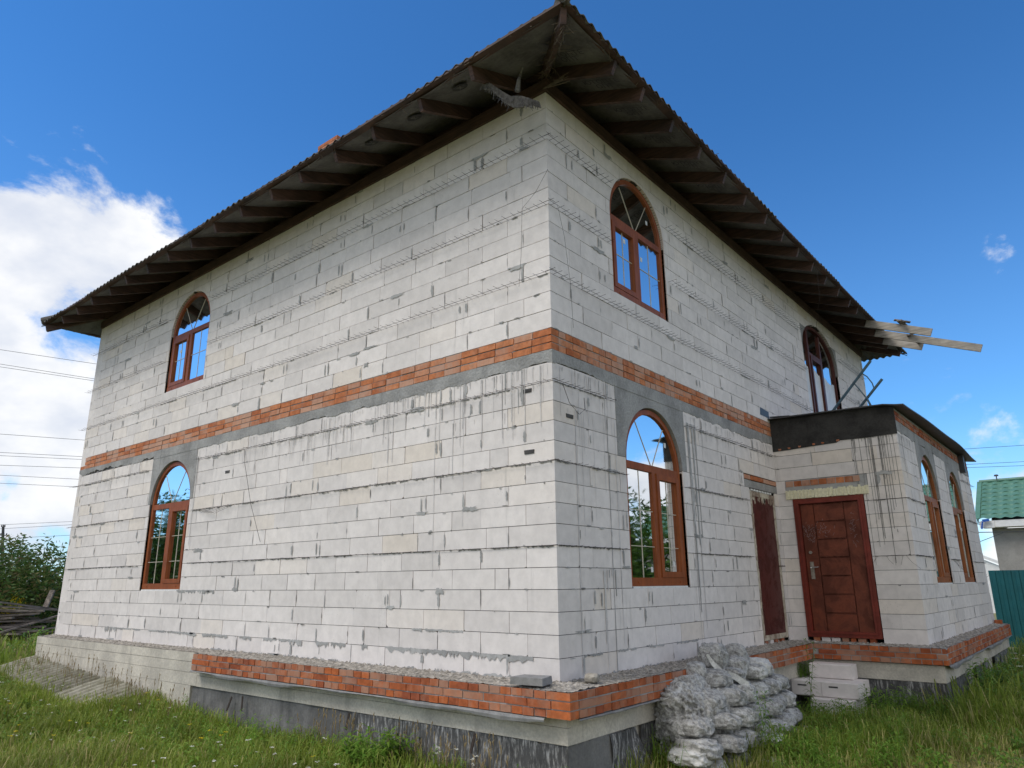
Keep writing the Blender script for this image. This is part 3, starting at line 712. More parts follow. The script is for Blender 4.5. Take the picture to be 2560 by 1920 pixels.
# ---- reinforcement mesh sticking out of the joints
def rebar(T, u0, u1, z, out, pitch=.105, wav=.0, skip=()):
    mb = MB(); n = max(2, int((u1-u0)/.35))
    def pt(u, d): return T(u, d, z+wav*math.sin(u*3.1)*(d/.1)+.004*math.sin(u*17))
    for d in (out*.5,):
        us = np.linspace(u0, u1, max(3, n)); mb.tube([pt(u, d+random.uniform(-.004, .004)) for u in us], .0026, 3, cap=False)
    u = u0
    while u < u1:
        e = out*random.uniform(.85, 1.12); s = random.uniform(-.008, .008)
        p0 = Vector(T(u, -.02, z)); p1 = Vector(pt(u+s, e)); p1.z += random.uniform(-.006, .006)
        mb.tube([p0, p1], .0023, 3, cap=False); u += pitch*random.uniform(.92, 1.08)
    mb.build('reinforcement_mesh', M['wire'], house)
for k in (3, 7, 11):
    z = HB+k*PT
    for a, b in ((-.08, 7.15), (8.75, L+.1)) if k in (7, 11) else ((-.08, L+.12),): rebar(wl, a, b, z, .115 if k != 11 else .125)
    for a, b in ((-.06, 1.25), (2.75, 8.3), (10.85, WY-.1)) if k != 3 else ((-.06, 8.4), (10.8, WY-.1)): rebar(wr, a, b, z, .12)
for k, o in ((14, .095), (10, .06), (6, .022)):
    z = k*PT
    for a, b in ((-.05, 7.1), (8.8, L+.15)): rebar(wl, a, b, z, o, wav=.004)
    for a, b in ((-.04, 1.15 if k == 14 else 1.33), (2.9 if k == 14 else 2.8, 4.8 if k != 14 else 6.1)): rebar(wr, a, b, z, o+(.02 if k < 14 else 0), wav=.006)
rebar(wp, 1.33, XP+.05, 10*PT, .03); rebar(wp, 1.33, XP, 6*PT, .03); rebar(ws, 0, 1.3, 10*PT, .05); rebar(ws, 0, 1.3, 6*PT, .05); rebar(ws, 2.8, 3.8, 6*PT, .05); rebar(ws, 5.4, DP+.12, 10*PT, .06); rebar(ws, 5.4, DP+.1, 6*PT, .03); rebar(ws, 5.4, DP+.12, 14*PT, .07)
def bent(name, pts, r=.002): mb = MB(); mb.tube(pts, r, 4); mb.build(name, M['wire'], house)
for u, du, l in ((1.36, -.06, .10), (1.48, .09, .12), (1.60, 0, .14), (1.70, -.03, .13), (1.74, .17, .19)): bent('bent_wire', [wp(u, .0, 6*PT), wp(u+du*.4, .05, 6*PT-l*.5), wp(u+du, .06, 6*PT-l)])
for u, du, l in ((3.0, .12, .12), (3.1, .3, .16), (3.3, -.1, .16), (3.45, .1, .2), (3.6, -.15, .12)): bent('bent_wire', [ws(u, .0, 6*PT), ws(u+du, .06, 6*PT-l)])
bent('bent_wire', [wl(5.72, .01, 14*PT), wl(5.60, .05, 2.6), wl(5.28, .09, 2.0), wl(4.95, .09, 1.45)], .003)
bent('bent_wire', [wr(.10, .06, 2.80), wr(.14, .10, 2.62), wr(.28, .12, 2.52), wr(.42, .10, 2.60), wr(.47, .06, 2.74)], .003)
bent('bent_wire', [wl(-.02, .02, HB+9*PT), wl(.12, .06, 5.0), wl(.30, .08, 4.85), wl(.33, .07, 4.3), wl(.38, .05, 3.95)], .0018)
bent('bent_wire', [wr(.10, .05, 4.85), wr(.2, .06, 4.5), wr(.3, .05, 4.0), wr(.36, .03, 3.5)], .0016)
for i in range(5): bent('bent_wire', [wl(6.95-.05*i, .01, 10*PT), wl(6.7-.1*i, .07, 10*PT-.06-.01*i), wl(6.3-.12*i, .04, 10*PT-.005)], .002)

# ---- windows
def ring(mb, T, c, w, z0, sp, rise, t, d0, d1, seg=20):
    def outl(k):
        hw = w/2-k; pts = [(c-hw, z0+k), (c+hw, z0+k)]
        for i in range(seg+1):
            a = math.pi*i/seg; pts.append((c+hw*math.cos(a), sp+(rise-k)*math.sin(a)))
        return pts
    A, B = outl(0), outl(t); n = len(A)
    vs = [T(u, d1, z) for u, z in A]+[T(u, d1, z) for u, z in B]+[T(u, d0, z) for u, z in A]+[T(u, d0, z) for u, z in B]; fs = []
    for i in range(n):
        j = (i+1) % n
        fs += [(i, j, n+j, n+i), (2*n+j, 2*n+i, 3*n+i, 3*n+j), (j, i, 2*n+i, 2*n+j), (n+i, n+j, 3*n+j, 3*n+i)]
    mb.add(vs, fs if not FLIP[T] else [f[::-1] for f in fs])
def rbox(mb, T, u0, u1, z0, z1, d0, d1): prism(mb, T, [(u0, z0), (u1, z0), (u1, z1), (u0, z1)], d0, d1)
def rframe(mb, T, u0, u1, z0, z1, t, d0, d1):
    rbox(mb, T, u0, u0+t, z0, z1, d0, d1); rbox(mb, T, u1-t, u1, z0, z1, d0, d1); rbox(mb, T, u0+t, u1-t, z0, z0+t, d0, d1-.001); rbox(mb, T, u0+t, u1-t, z1-t, z1, d0, d1-.001)
def pane(T, poly, d, parent):
    mb = MB(); prism(mb, T, poly, d-.012, d, .5); return mb.build('pane', M['glass'], parent)
def window(T, c, z0, sp, mat, sash, hbars, stickers=(), w=WINW, rise=RISE, inset=.035):
    mb = MB(); D1 = -inset; D0 = D1-.07; ring(mb, T, c, w, z0, sp, rise, .062, D0, D1)
    hw = w/2-.062; rbox(mb, T, c-hw-.002, c+hw+.002, sp-.09, sp-.005, D0, D1-.003); rbox(mb, T, c-.045, c+.045, z0+.06, sp-.088, D0, D1-.0025)
    rbox(mb, T, c-w/2+.005, c+w/2-.005, z0-.001, z0+.09, D0, D1+.004)
    win = mb.build('window', M[mat], house); BASE[win] = BASE[win]
    zt = sp-.09; zb = z0+.09
    for s in (-1, 1):
        a, b = (c-hw, c-.045) if s < 0 else (c+.045, c+hw); e = 0
        if s == sash:
            mb = MB(); rframe(mb, T, a+.004, b-.004, zb+.002, zt-.004, .066, D1-.05, D1+.012); mb.build('sash', M[mat], win); e = .066
        pane(T, [(a+e-.004, zb-.004+e), (b-e+.004, zb-.004+e), (b-e+.004, zt+.004-e), (a+e-.004, zt+.004-e)], D1-.026, win)
        mb = MB(); m = (a+b)/2; rbox(mb, T, m-.0035, m+.0035, zb+e, zt-e, D1-.0255, D1-.0205)
        for k in range(hbars):
            z = zb+(zt-zb)*(k+1)/(hbars+1)-(.06 if hbars == 2 else -.03); rbox(mb, T, a+e, b-e, z-.0035, z+.0035, D1-.0255, D1-.0195)
        mb.build('muntin', M['muntin'], win)
    n = 20; arc = [(c+(hw+.004)*math.cos(math.pi*i/n), sp-.006+(rise-.062+.008)*math.sin(math.pi*i/n)) for i in range(n+1)]
    pane(T, arc, D1-.026, win)
    mb = MB()
    for s in (-1, 1):
        p = (c+s*.02, sp); q = (c+s*hw*.55, sp+(rise-.07)*.80)
        mb.beam(T(p[0], D1-.0225, p[1]), T(q[0], D1-.0225, q[1]), .006, .005, up=tuple(np.subtract(T(0, 1, 0), T(0, 0, 0))))
    mb.build('muntin', M['muntin'], win)
    mb = MB(); rbox(mb, T, c-w/2+.03, c+w/2-.03, z0-.026, z0-.003, -.10, -.012); mb.build('sill_strip', M['white'], win)
    mb = MB()
    for du in (-.5, .5): rbox(mb, T, c+du-.012, c+du+.012, z0+.03, z0+.05, D1, D1+.010)
    mb.build('drain_cap', M[mat], win)
    for u, z in stickers:
        mb = MB(); rbox(mb, T, c+u-.025, c+u+.025, z-.03, z+.03, D1-.025, D1-.0245); mb.build('sticker', M['white'], win)
    return win
window(wl, 7.95, GS, GSP, 'frame_lo', -1, 2, ((-.5, GS+.33),)); window(wl, 7.955, US, USP, 'frame_hi', 1, 1, ((.36, US+.72),))
window(wr, 2.06, GS, GSP, 'frame_lo', 1, 2, ((-.13, GS+.18), (.42, GS+.25), (.38, GSP+.30))); window(wr, 1.985, US, USP+.02, 'frame_hi', -1, 1, ((-.28, US+.82), (.14, US+.72), (.35, USP+.28)))
window(ws, 2.045, GS, GSP, 'frame_po', 1, 0, ((-.4, GS+1.0),)); window(ws, 4.595, GS, GSP, 'frame_po', -1, 0, ((.4, GS+1.0),))
def balcony():
    T = wr; c, w, z0, sp, rise = 9.6, 2.27, 3.5, 5.40, .645; mb = MB(); ring(mb, T, c, w, z0, sp, rise, .065, -.12, -.05, 28)
    for u in (8.97, 9.78): rbox(mb, T, u-.05, u+.05, z0+.06, sp+rise*.80, -.118, -.053)
    rbox(mb, T, 9.02, 9.73, 5.33, 5.40, -.117, -.055)
    rbox(mb, T, c-w/2+.06, c+w/2-.06, 3.93, 4.01, -.116, -.057)
    win = mb.build('balcony_window', M['frame_bal'], house)
    mb = MB(); rframe(mb, T, 9.03, 9.72, 4.015, 5.325, .07, -.10, -.035); mb.build('sash', M['frame_bal'], win)
    op = Op(c, w-.12, z0, sp, rise-.06)
    for a, b in ((c-w/2+.06, 8.92), (9.02, 9.73), (9.83, c+w/2-.06)):
        for poly in cut(a, b, z0+.06, 6.1, []):
            zs = np.linspace(z0+.06, 6.0, 30); pts = [(max(a, (op.at(z) or (9e9, 0))[0]), z) for z in zs if op.at(z) and op.at(z)[0] < b-.005 and op.at(z)[1] > a+.005]
            rts = [(min(b, op.at(z)[1]), z) for z in zs if op.at(z) and op.at(z)[0] < b-.005 and op.at(z)[1] > a+.005]
            pane(T, (pts+rts[::-1])[::-1], -.085, win)
    for a, b in ((8.55, 8.93), (9.06, 9.70), (9.86, 10.64)):  # thin white sheets before the panes, wavy along the top
        mb = MB(); n = 24; us = np.linspace(a, b, n); vs = []; fs = []
        for i, u in enumerate(us):
            zt = 5.10-(u-8.55)*.05+.03*math.sin(u*9)+.012*math.sin(u*61); vs += [T(u, -.0825+.001*math.sin(u*40), 3.56), T(u, -.0825+.001*math.sin(u*40), zt)]
        for i in range(n-1): fs.append((2*i, 2*i+1, 2*i+3, 2*i+2))
        mb.add(vs, fs); mb.build('white_pane_sheet', M['pane_white'], win)
balcony()

# ---- doors
def front_door():
    T = wp; u0, u1, z0, z1 = .235, 1.28, .062, 2.13
    mb = MB(); rframe(mb, T, u0, u1, z0, z1+.0, .085, -.13, .018); rframe(mb, T, u0+.05, u1-.05, z0+.05, z1-.05, .03, -.1, .034); d = mb.build('door_frame', M['doorframe'], house)
    a, b, za, zb = u0+.088, u1-.088, z0+.06, z1-.088
    mb = MB(); prism(mb, T, [(a, za), (b, za), (b, zb), (a, zb)], -.08, -.036); door = mb.build('door', M['door'], house)
    cols = ((a+.008, a+.20), (a+.216, b-.226), (b-.21, b-.008))
    for ci, (p, q) in enumerate(cols):
        if ci != 1:
            mb = MB(); prism(mb, T, [(p, za+.01), (q, za+.01), (q, zb-.01), (p, zb-.01)], -.05, -.012); mb.build('door_panel', M['door'], door)
        else:
            hs = np.linspace(za+.01, zb-.01, 8)
            for i in range(7):
                mb = MB(); prism(mb, T, [(p, hs[i]+.013), (q, hs[i]+.013), (q, hs[i+1]-.013), (p, hs[i+1]-.013)], -.05, -.010+.002*(i % 2)); mb.build('door_panel', M['door'], door)
    mb = MB(); rbox(mb, T, a+.06, a+.115, .90, 1.16, -.012, -.002); mb.build('lock_plate', M['steel'], door)
    mb = MB(); mb.tube([T(a+.088, -.005, 1.075), T(a+.088, .045, 1.075), T(a+.10, .05, 1.075), T(a+.20, .05, 1.078)], .010, 8); mb.build('handle', M['chrome'], door)
    mb = MB(); mb.tube([T(a+.088, -.012, 1.30), T(a+.088, .006, 1.30)], .024, 12); mb.build('lock', M['steel'], door)
    mb = MB()
    for i in range(130):
        g = random.random()
        if g < .4: cu, cz, su, sz = a+.11, 1.60, .045, .08
        elif g < .7: cu, cz, su, sz = a+.30, 1.62, .06, .055
        else: cu, cz, su, sz = b-.10-.03*random.random(), 1.62, .03, .13
        u = random.gauss(cu, su); z = random.gauss(cz, sz); an = random.gauss(1.0, .9); l = random.uniform(.015, .05)
        u = min(max(u, a+.01), b-.01); e = Vector((math.cos(an)*l, math.sin(an)*l))
        if not (a+.01 < u+e.x < b-.01): continue
        mb.beam(T(u, -.0072, z), T(u+e.x, -.0072, z+e.y), .003, .001, up=(0, -1, 0))
    o = mb.build('scratches', M['scratch'], door); o['kind'] = 'stuff'
    # foam strip
    mb = MB(); n = 46; us = np.linspace(.136, 1.367, n+1); 
    for i in range(n):
        zt = 2.268+random.uniform(-.012, .008)*(1 if i < 25 else 2.2); zbm = 2.135+random.uniform(-.006, .004); dd = .022+.012*(i % 2)
        if i in (20, 21, 22, 27): dd = .03
        prism(mb, T, [(us[i], zbm), (us[i+1], zbm), (us[i+1], zt), (us[i], zt)], -.04, dd)
    mb.build('foam_strip', M['foam'], house)
front_door()
def side_door():
    T = wr; u0, u1, z0, z1 = 4.945, 5.95, .055, 2.19
    mb = MB(); rframe(mb, T, u0, u1, z0, z1, .07, -.12, -.004); mb.build('door_frame', M['cream'], house)
    mb = MB(); n = 30
    poly = [(u0+.075+random.uniform(0, .012), z) for z in np.linspace(z0+.03, z1-.10, n)]; 
    prism(mb, T, [(u0+.075, z0+.01), (u1-.02, z0+.01), (u1-.02, z1-.07), (u0+.075, z1-.07)], -.07, -.012); d = mb.build('door', M['door2'], house)
    mb = MB()     # peeling paint fringe
    for i in range(46):
        z = random.uniform(.1, 2.12) if i < 30 else 2.12; u = u0+.08 if i < 30 else random.uniform(u0+.08, u1-.1)
        w, h = (random.uniform(.01, .045), random.uniform(.05, .16)) if i < 30 else (random.uniform(.03, .08), random.uniform(.03, .16))
        p = blob(u, z-h/3, w, h, 10, .6); vs = [T(a, -.0098-.0003*(i % 5), b) for a, b in p]; mb.add(vs, [tuple(range(len(p)))[::-1]])
    o = mb.build('peeling_paint', M['cream'], d); o['kind'] = 'stuff'
    for z in (.5, 1.9, 1.1):
        mb = MB(); mb.tube([T(u0+.07, .006, z-.05), T(u0+.07, .006, z+.05)], .011, 8); mb.build('hinge', M['door2'], d)
    mb = MB(); mb.tube([T(u1-.09, -.01, 1.1), T(u1-.09, .05, 1.1), T(u1-.0, .055, 1.1)], .008, 6); mb.build('handle', M['wire'], d)
    mb = MB()
    for i in range(8): rbox(mb, T, u0+.05+i*.11, u0+.11+i*.11, 2.195, 2.222, -.06, .004)
    mb.build('spacer_strip', M['white'], house)
side_door()

# ---- porch roof: felt apron, metal sheet
mb = MB(); T = wp
prism(mb, T, [(-.0, 2.925), (.30, 2.93), (.62, 2.945), (1.0, 2.955), (1.06, 2.985), (1.45, 2.975), (XP+.012, 2.985), (XP+.012, 3.42), (.0, 3.45)], -.02, .012); mb.build('felt_apron', M['apron'], house)
mb = MB()
for u in (.12, .27, .44, .66, .80, 1.03): prism(mb, wp, blob(u, 2.945+.04*u, .05, .03, 8, .4), -.01, .016, .9)
mb.build('brick_chip', M['brick_lo'], house)
def porch_roof():
    mb = MB(); xs = [-.02, .6, 1.2, 1.75, 1.95, 2.06]; n = 26; ys = np.linspace(YP-.10, 13.05, n); vs = []; fs = []
    for y in ys:
        for x in xs:
            zz = 3.475-.035*max(0, (x-.0)/2.0)-.03*max(0, x-1.7)/.36+.012*math.sin(y*1.9)*(x > 1.9)
            vs.append((x+.03*math.sin(y*.8)*(x > 1.9), y, zz))
    m = len(xs)
    for j in range(n-1):
        for i in range(m-1): a = j*m+i; fs.append((a, a+1, a+m+1, a+m))
    mb.add(vs, fs)
    b = len(mb.v); mb.add([(x, y, z-.018) for x, y, z in vs], [f[::-1] for f in fs])
    for i in range(m-1): mb.add([vs[i], vs[i+1], (vs[i+1][0], vs[i+1][1], vs[i+1][2]-.018), (vs[i][0], vs[i][1], vs[i][2]-.018)], [(0, 3, 2, 1)])
    for j in range(n-1):
        a, c = vs[j*m+m-1], vs[(j+1)*m+m-1]; mb.add([a, c, (c[0], c[1], c[2]-.018), (a[0], a[1], a[2]-.018)], [(0, 3, 2, 1)])
    r = mb.build('porch_roof', M['metal_roof'], house)
    mb = MB(); mb.beam((.02, YP-.06, 3.50), (.36, YP-.05, 3.475), .10, .004, up=(0, 0, 1)); mb.add([(.004, YP-.42, 3.49), (.004, YP-.02, 3.49), (.004, YP-.02, 3.60), (.004, YP-.40, 3.62)], [(0, 1, 2, 3)]); mb.build('flashing', M['metal_roof'], r)
    mb = MB(); mb.box((XP-.05, YP+5.6, 3.02), (XP+.10, YP+5.75, 3.38)); mb.build('bracket', M['metal_roof'], r)
porch_roof()

# ------------------------------------------------------------------ main roof
E, SL = .95, .41
X0, X1, Y0, Y1 = -L-.64, E, -E, WY+.43
RZ = 6.245      # rafter top at the eave end (d=.9)
def roofz(d): return RZ+(.9-d)*SL          # d = distance outside wall face
def roof():
    roof_o = empty('roof', (-6, 6.5, 6.25)); roof_o.parent = house; roof_o.location = Vector((-6, 6.5, 6.25))-BASE[house]
    # each slope: eave line start, direction along eave, direction up slope (horizontal), length, max run
    half = min(X1-X0, Y1-Y0)/2
    slopes = [((X0, Y0), (1, 0), (0, 1), X1-X0), ((X1, Y0), (0, 1), (-1, 0), Y1-Y0), ((X1, Y1), (-1, 0), (0, -1), X1-X0), ((X0, Y1), (0, -1), (1, 0), Y1-Y0)]
    for si, (o, a, b, ln) in enumerate(slopes):
        nsh = max(1, round(ln/1.13)); wsh = ln/nsh
        for k in range(nsh):
            u0 = k*wsh; mb = MB(); ns = int(wsh/.019); vs = []; fs = []; off = random.uniform(-.012, .02); zl = random.uniform(-.004, .008)
            for i in range(ns+1):
                u = u0-.0+wsh*i/ns; run = max(.02, min(u, ln-u, half)); wv = .020*math.cos(2*math.pi*u/.15)
                for q, zz in ((-off, 0), (-off, -.009), (.9 if run > .9 else run, 0), (run, 0)):
                    q = min(q, run); x = o[0]+a[0]*u+b[0]*q; y = o[1]+a[1]*u+b[1]*q
                    vs.append((x, y, RZ+.045+(q-.05)*SL+wv+zz+zl))
            for i in range(ns):
                c = i*4; d = c+4; fs += [(c, d, d+1, c+1), (c+2, d+2, d, c), (c+3, d+3, d+2, c+2)]
            # underside
            m = len(vs); vs2 = [(x, y, z-.010) for x, y, z in vs]
            mb.add(vs, fs, random.random()); mb.add(vs2, [(i*4, i*4+2, i*4+6, i*4+4) for i in range(ns)], .3)
            mb.build('roof_sheet', M['sheet'], roof_o, smooth=False)
    # underlay membrane with sag, on both visible eaves and the left end
    def memb(o, a, b, ln, name='membrane'):
        mb = MB(); n = int(ln/.094); vs = []; fs = []; rows = (.07, .35, .7, 1.0, 1.3)
        for i in range(n+1):
            u = ln*i/n
            for q in rows:
                qq = min(q, max(.0, min(u, ln-u))-.0); sag = -.022*abs(math.sin(u*math.pi/.75))*(1 if q < 1.2 else .3)-.012*math.sin(u*2.3)*(q < .2)
                vs.append((o[0]+a[0]*u+b[0]*qq, o[1]+a[1]*u+b[1]*qq, RZ+(qq-.05)*SL+.004+sag))
        r = len(rows)
        for i in range(n):
            for j in range(r-1): c = i*r+j; fs.append((c, c+1, c+r+1, c+r))
        mb.add(vs, fs); mb.build(name, M['membrane'], roof_o, smooth=True)
    for o, a, b, ln in (slopes[0], slopes[1], slopes[3]): memb(o, a, b, ln)
    # eave laths
    def lath(p, q, w=.10, h=.028, mat='rafter'): mb = MB(); mb.beam(p, q, w, h); mb.build('lath', M[mat], roof_o)
    zl = RZ+.018
    lath((X0+.05, Y0+.055, zl+.002), (X1-.06, Y0+.055, zl+.002)); lath((X1-.055, Y0+.06, zl), (X1-.055, Y1-2.9, zl)); lath((X0+.055, Y0+.06, zl+.001), (X0+.055, Y1-.1, zl+.001))
    # rafters
    def raf(p_out, dirv, ln, w=.05, h=.155, name='rafter', mat='rafter', t=None):
        p = Vector(p_out); dv_ = Vector((dirv[0], dirv[1], SL)).normalized(); mb = MB()
        up = Vector((-dirv[0]*SL, -dirv[1]*SL, 1)).normalized(); c = p-up*(h/2+.004)
        mb.beam(c, c+dv_*ln, w, h, up=up, t=random.random() if t is None else t); return mb.build(name, M[mat], roof_o)
    u = -.36
    xs = [-.36, -1.165, -2.0, -2.74, -3.50, -4.2]+[-4.2-.757*i for i in range(1, 11)]
    for x in xs:
        if x > X0+.3: raf((x, -.885+random.uniform(-.03, .02), RZ), (0, 1), 1.9)
    ysr = [.07, .645, 1.39, 2.135, 2.9]+[2.9+.745*i for i in range(1, 9)]+[9.40]
    ysr = sorted(set(round(y, 2) for y in ysr if y < 9.2))+[9.40]
    for y in ysr: raf((.90+random.uniform(-.02, .02), y, RZ), (-1, 0), 1.9)
    for i, y in enumerate(np.arange(.6, WY, .76)): raf((X0+.06, y, RZ), (1, 0), 1.6)
    # hip rafters
    for cx, cy, dx, dy in ((X1-.06, Y0+.06, -1, 1), (X0+.06, Y0+.06, 1, 1)):
        mb = MB(); d = Vector((dx, dy, SL)).normalized(); up = Vector((-dx*SL/2, -dy*SL/2, 1)).normalized(); c = Vector((cx, cy, RZ))-up*.08
        mb.beam(c, c+d*2.6, .06, .16, up=up); mb.build('hip_rafter', M['rafter'], roof_o)
        mb = MB(); pts = [Vector((cx+dx*k*.5-dx*.06, cy+dy*k*.5-dy*.06, RZ+.085+(k*.5)*SL)) for k in range(0, 16)]; mb.tube(pts, .075, 8); mb.build('hip_cap', M['sheet'], roof_o, smooth=True)
    # rafters that run out past the broken eave on the far right, weathered grey
    for y, xe in ((10.40, 2.0), (11.2, 2.72), (11.92, 1.58)):
        p = Vector((xe, y, RZ-(xe-.9)*SL)); raf(tuple(p), (-1, 0), (xe-.80)*1.08, mat='grey_wood', t=.6, name='weathered_rafter_tail'); raf((.82, y, RZ-.0+.08*SL), (-1, 0), 1.8)
    raf((.92, 13.1, RZ), (-1, 0), 1.8)
    for y in (12.45,): raf((.80, y, RZ+.05), (-1, 0), 1.8)
    mb = MB(); mb.beam((1.35, 10.30, 6.115), (1.62, 10.42, 6.03), .08, .02); mb.beam((1.46, 10.2, 6.05), (1.50, 11.35, 6.055), .10, .025); mb.build('broken_lath', M['old_wood'], roof_o)
    mb = MB(); mb.beam((1.44, 11.1, 5.98), (1.52, 12.0, 5.985), .09, .025); mb.build('broken_lath', M['old_wood'], roof_o)
    # wall plates
    mb = MB(); mb.box((-L+.01, -.035, TOP+.0), (.035, .16, TOP+.15)); mb.build('wall_plate', M['rafter'], roof_o)
    mb = MB(); mb.box((-.16, .161, TOP+.0), (.036, WY-.01, TOP+.15)); mb.build('wall_plate', M['rafter'], roof_o)
    # dark fill added above the plate for the shade of the attic gap
    mb = MB(); mb.box((-L+.02, .2, TOP+.01), (-.2, .25, TOP+.6)); mb.box((-.25, .26, TOP+.01), (-.2, WY-.02, TOP+.6)); mb.box((-L+.02, .26, TOP+.01), (-L+.07, WY, TOP+.5)); mb.build('attic_gap_fill', M['rafter'], roof_o)
    # printed lettering on the membrane
    def text(s, loc, along, up, size):
        cu = bpy.data.curves.new('t', 'FONT'); cu.body = s; cu.size = size; cu.align_x = 'CENTER'; cu.space_line = .85
        ob = bpy.data.objects.new('t', cu); COL.objects.link(ob); bpy.context.view_layer.update()
        me = bpy.data.meshes.new_from_object(ob.evaluated_get(bpy.context.evaluated_depsgraph_get())); bpy.data.objects.remove(ob)
        a = Vector(along).normalized(); b = Vector(up); b = (b-a*b.dot(a)).normalized(); n = a.cross(b)
        me.transform(Matrix((a, b, n)).transposed().to_4x4()); me.materials.clear(); me.materials.append(M['print'])
        o = bpy.data.objects.new('membrane_print', me); COL.objects.link(o); o.parent = roof_o; o.location = Vector(loc)-BASE[roof_o]
    for y, s, dx in ((-.22, 'ЮТОПТЕ\nОПТ', .42), (.37, 'ЮТОПТЕ\nОПТ', .50), (1.02, 'ЮТОПТЕ\nОПТ', .52), (1.77, 'ЮТОПТЕ\nОПТ', .50), (2.52, 'ЮТОПТЕ\nОПТ', .52), (3.27, 'ЮТОПТЕ\nОПТ', .53), (4.0, 'ЮТОПТЕ\nОПТ', .52)):
        text(s, (dx, y+.05, roofz(dx)-.038), (1, 0, -SL), (0, -1, 0), .115)
    for x, dy in ((-1.58, -.55), (-.75, -.62), (-2.38, -.55)):
        mb = MB(); n = 20; z = lambda d: roofz(-d)-.037
        vs = [(x+.10*math.cos(2*math.pi*i/n), dy+.075*math.sin(2*math.pi*i/n), z(dy+.075*math.sin(2*math.pi*i/n))) for i in range(n)]; mb.add(vs, [tuple(range(n))[::-1]]); mb.build('membrane_emblem', M['print'], roof_o)
        mb = MB(); 
        for a, b in (((-.03, -.035), (.03, .035)), ((.03, -.035), (-.03, .035)), ((0, -.04), (0, .04))):
            mb.beam((x+a[0], dy+a[1], z(dy+a[1])-.003), (x+b[0], dy+b[1], z(dy+b[1])-.003), .012, .002)
        mb.build('membrane_emblem', M['membrane'], roof_o)
    # ragged fibres along the eave
    mb = MB()
    for i in range(90):
        if random.random() < .5: x, y = X1-.04, random.uniform(-.8, 10)
        else: x, y = random.uniform(-11.5, .8), Y0+.05
        p = Vector((x, y, RZ+.02)); mb.tube([p, p+Vector((random.uniform(-.08, .08), random.uniform(-.08, .08), random.uniform(-.10, .02)))], .003, 3)
    o = mb.build('eave_fibres', M['straw'], roof_o); o['kind'] = 'stuff'
    # chimney
    mb = MB(); cx, cy, zt = -5.55, 1.22, 8.57
    ch = empty('chimney', (cx, cy, 7.0)); ch.parent = roof_o; ch.location = Vector((cx, cy, 7.0))-BASE[roof_o]; BASE[ch] = Vector((cx, cy, 7.0))
    # chimney as one part of the roof: courses proud of the joints
    bpy.data.objects.remove(ch)
    for i in range(26):
        z = zt-.0725*(i+1); e = .03 if i < 2 else 0.
        mb.box((cx-.25-e+.002*(i % 2), cy-.25-e, z+.005), (cx+.25+e, cy+.25+e-.002*(i % 2), z+.0725-.004), random.random())
    mb.box((cx-.235, cy-.235, 6.6), (cx+.235, cy+.235, zt-.02), .2); mb.build('chimney', M['brick_hi'], roof_o)
roof()
# hanging cord on the right eave
bent('hanging_cord', [(.93, 6.62, 6.22), (.90, 6.66, 5.6), (.5, 7.4, 5.0), (.15, 8.3, 4.75), (.05, 8.5, 4.9)], .003)

# ------------------------------------------------------------------ loose things on and beside the house
from mathutils import noise as mnoise
def lump(name, c, size, mat, seed, rot=0., rough=.16, parent=None, tilt=0., sag=.35, fine=.07, sub=5):
    """a lumpy, wrinkled sack or stone: displaced sphere, flattened below"""
    bm = bmesh.new(); bmesh.ops.create_icosphere(bm, subdivisions=sub, radius=1.); rs = random.Random(seed); off = Vector((seed*3.1 % 50, seed*1.7 % 50, seed*.9 % 50))
    for v in bm.verts:
        n = v.co.copy(); k = 1+rough*1.6*mnoise.noise(n*1.3+off)+rough*mnoise.noise(n*2.9+off)
        w = Vector((n.x*size[0], n.y*size[1], n.z*size[2]))*4.+off
        r = abs(mnoise.noise(w*2.2))+.6*abs(mnoise.noise(w*4.6+off)); k += fine*2.6*(.45-r)+fine*1.1*mnoise.noise(w*9)
        q = Vector([math.copysign(abs(x)**.75, x) for x in n])*k
        if q.z < -sag: q.z = -sag+(q.z+sag)*.25
        v.co = Vector((q.x*size[0]/2, q.y*size[1]/2, q.z*size[2]/2))
    me = bpy.data.meshes.new(name); bm.to_mesh(me); bm.free(); me.materials.append(mat)
    at = me.attributes.new('tint', 'FLOAT', 'FACE'); at.data.foreach_set('value', np.full(len(me.polygons), rs.random(), np.float32))
    me.polygons.foreach_set('use_smooth', [True]*len(me.polygons))
    o = bpy.data.objects.new(name, me); o.location = c; o.rotation_euler = (tilt, 0, rot); COL.objects.link(o); return o

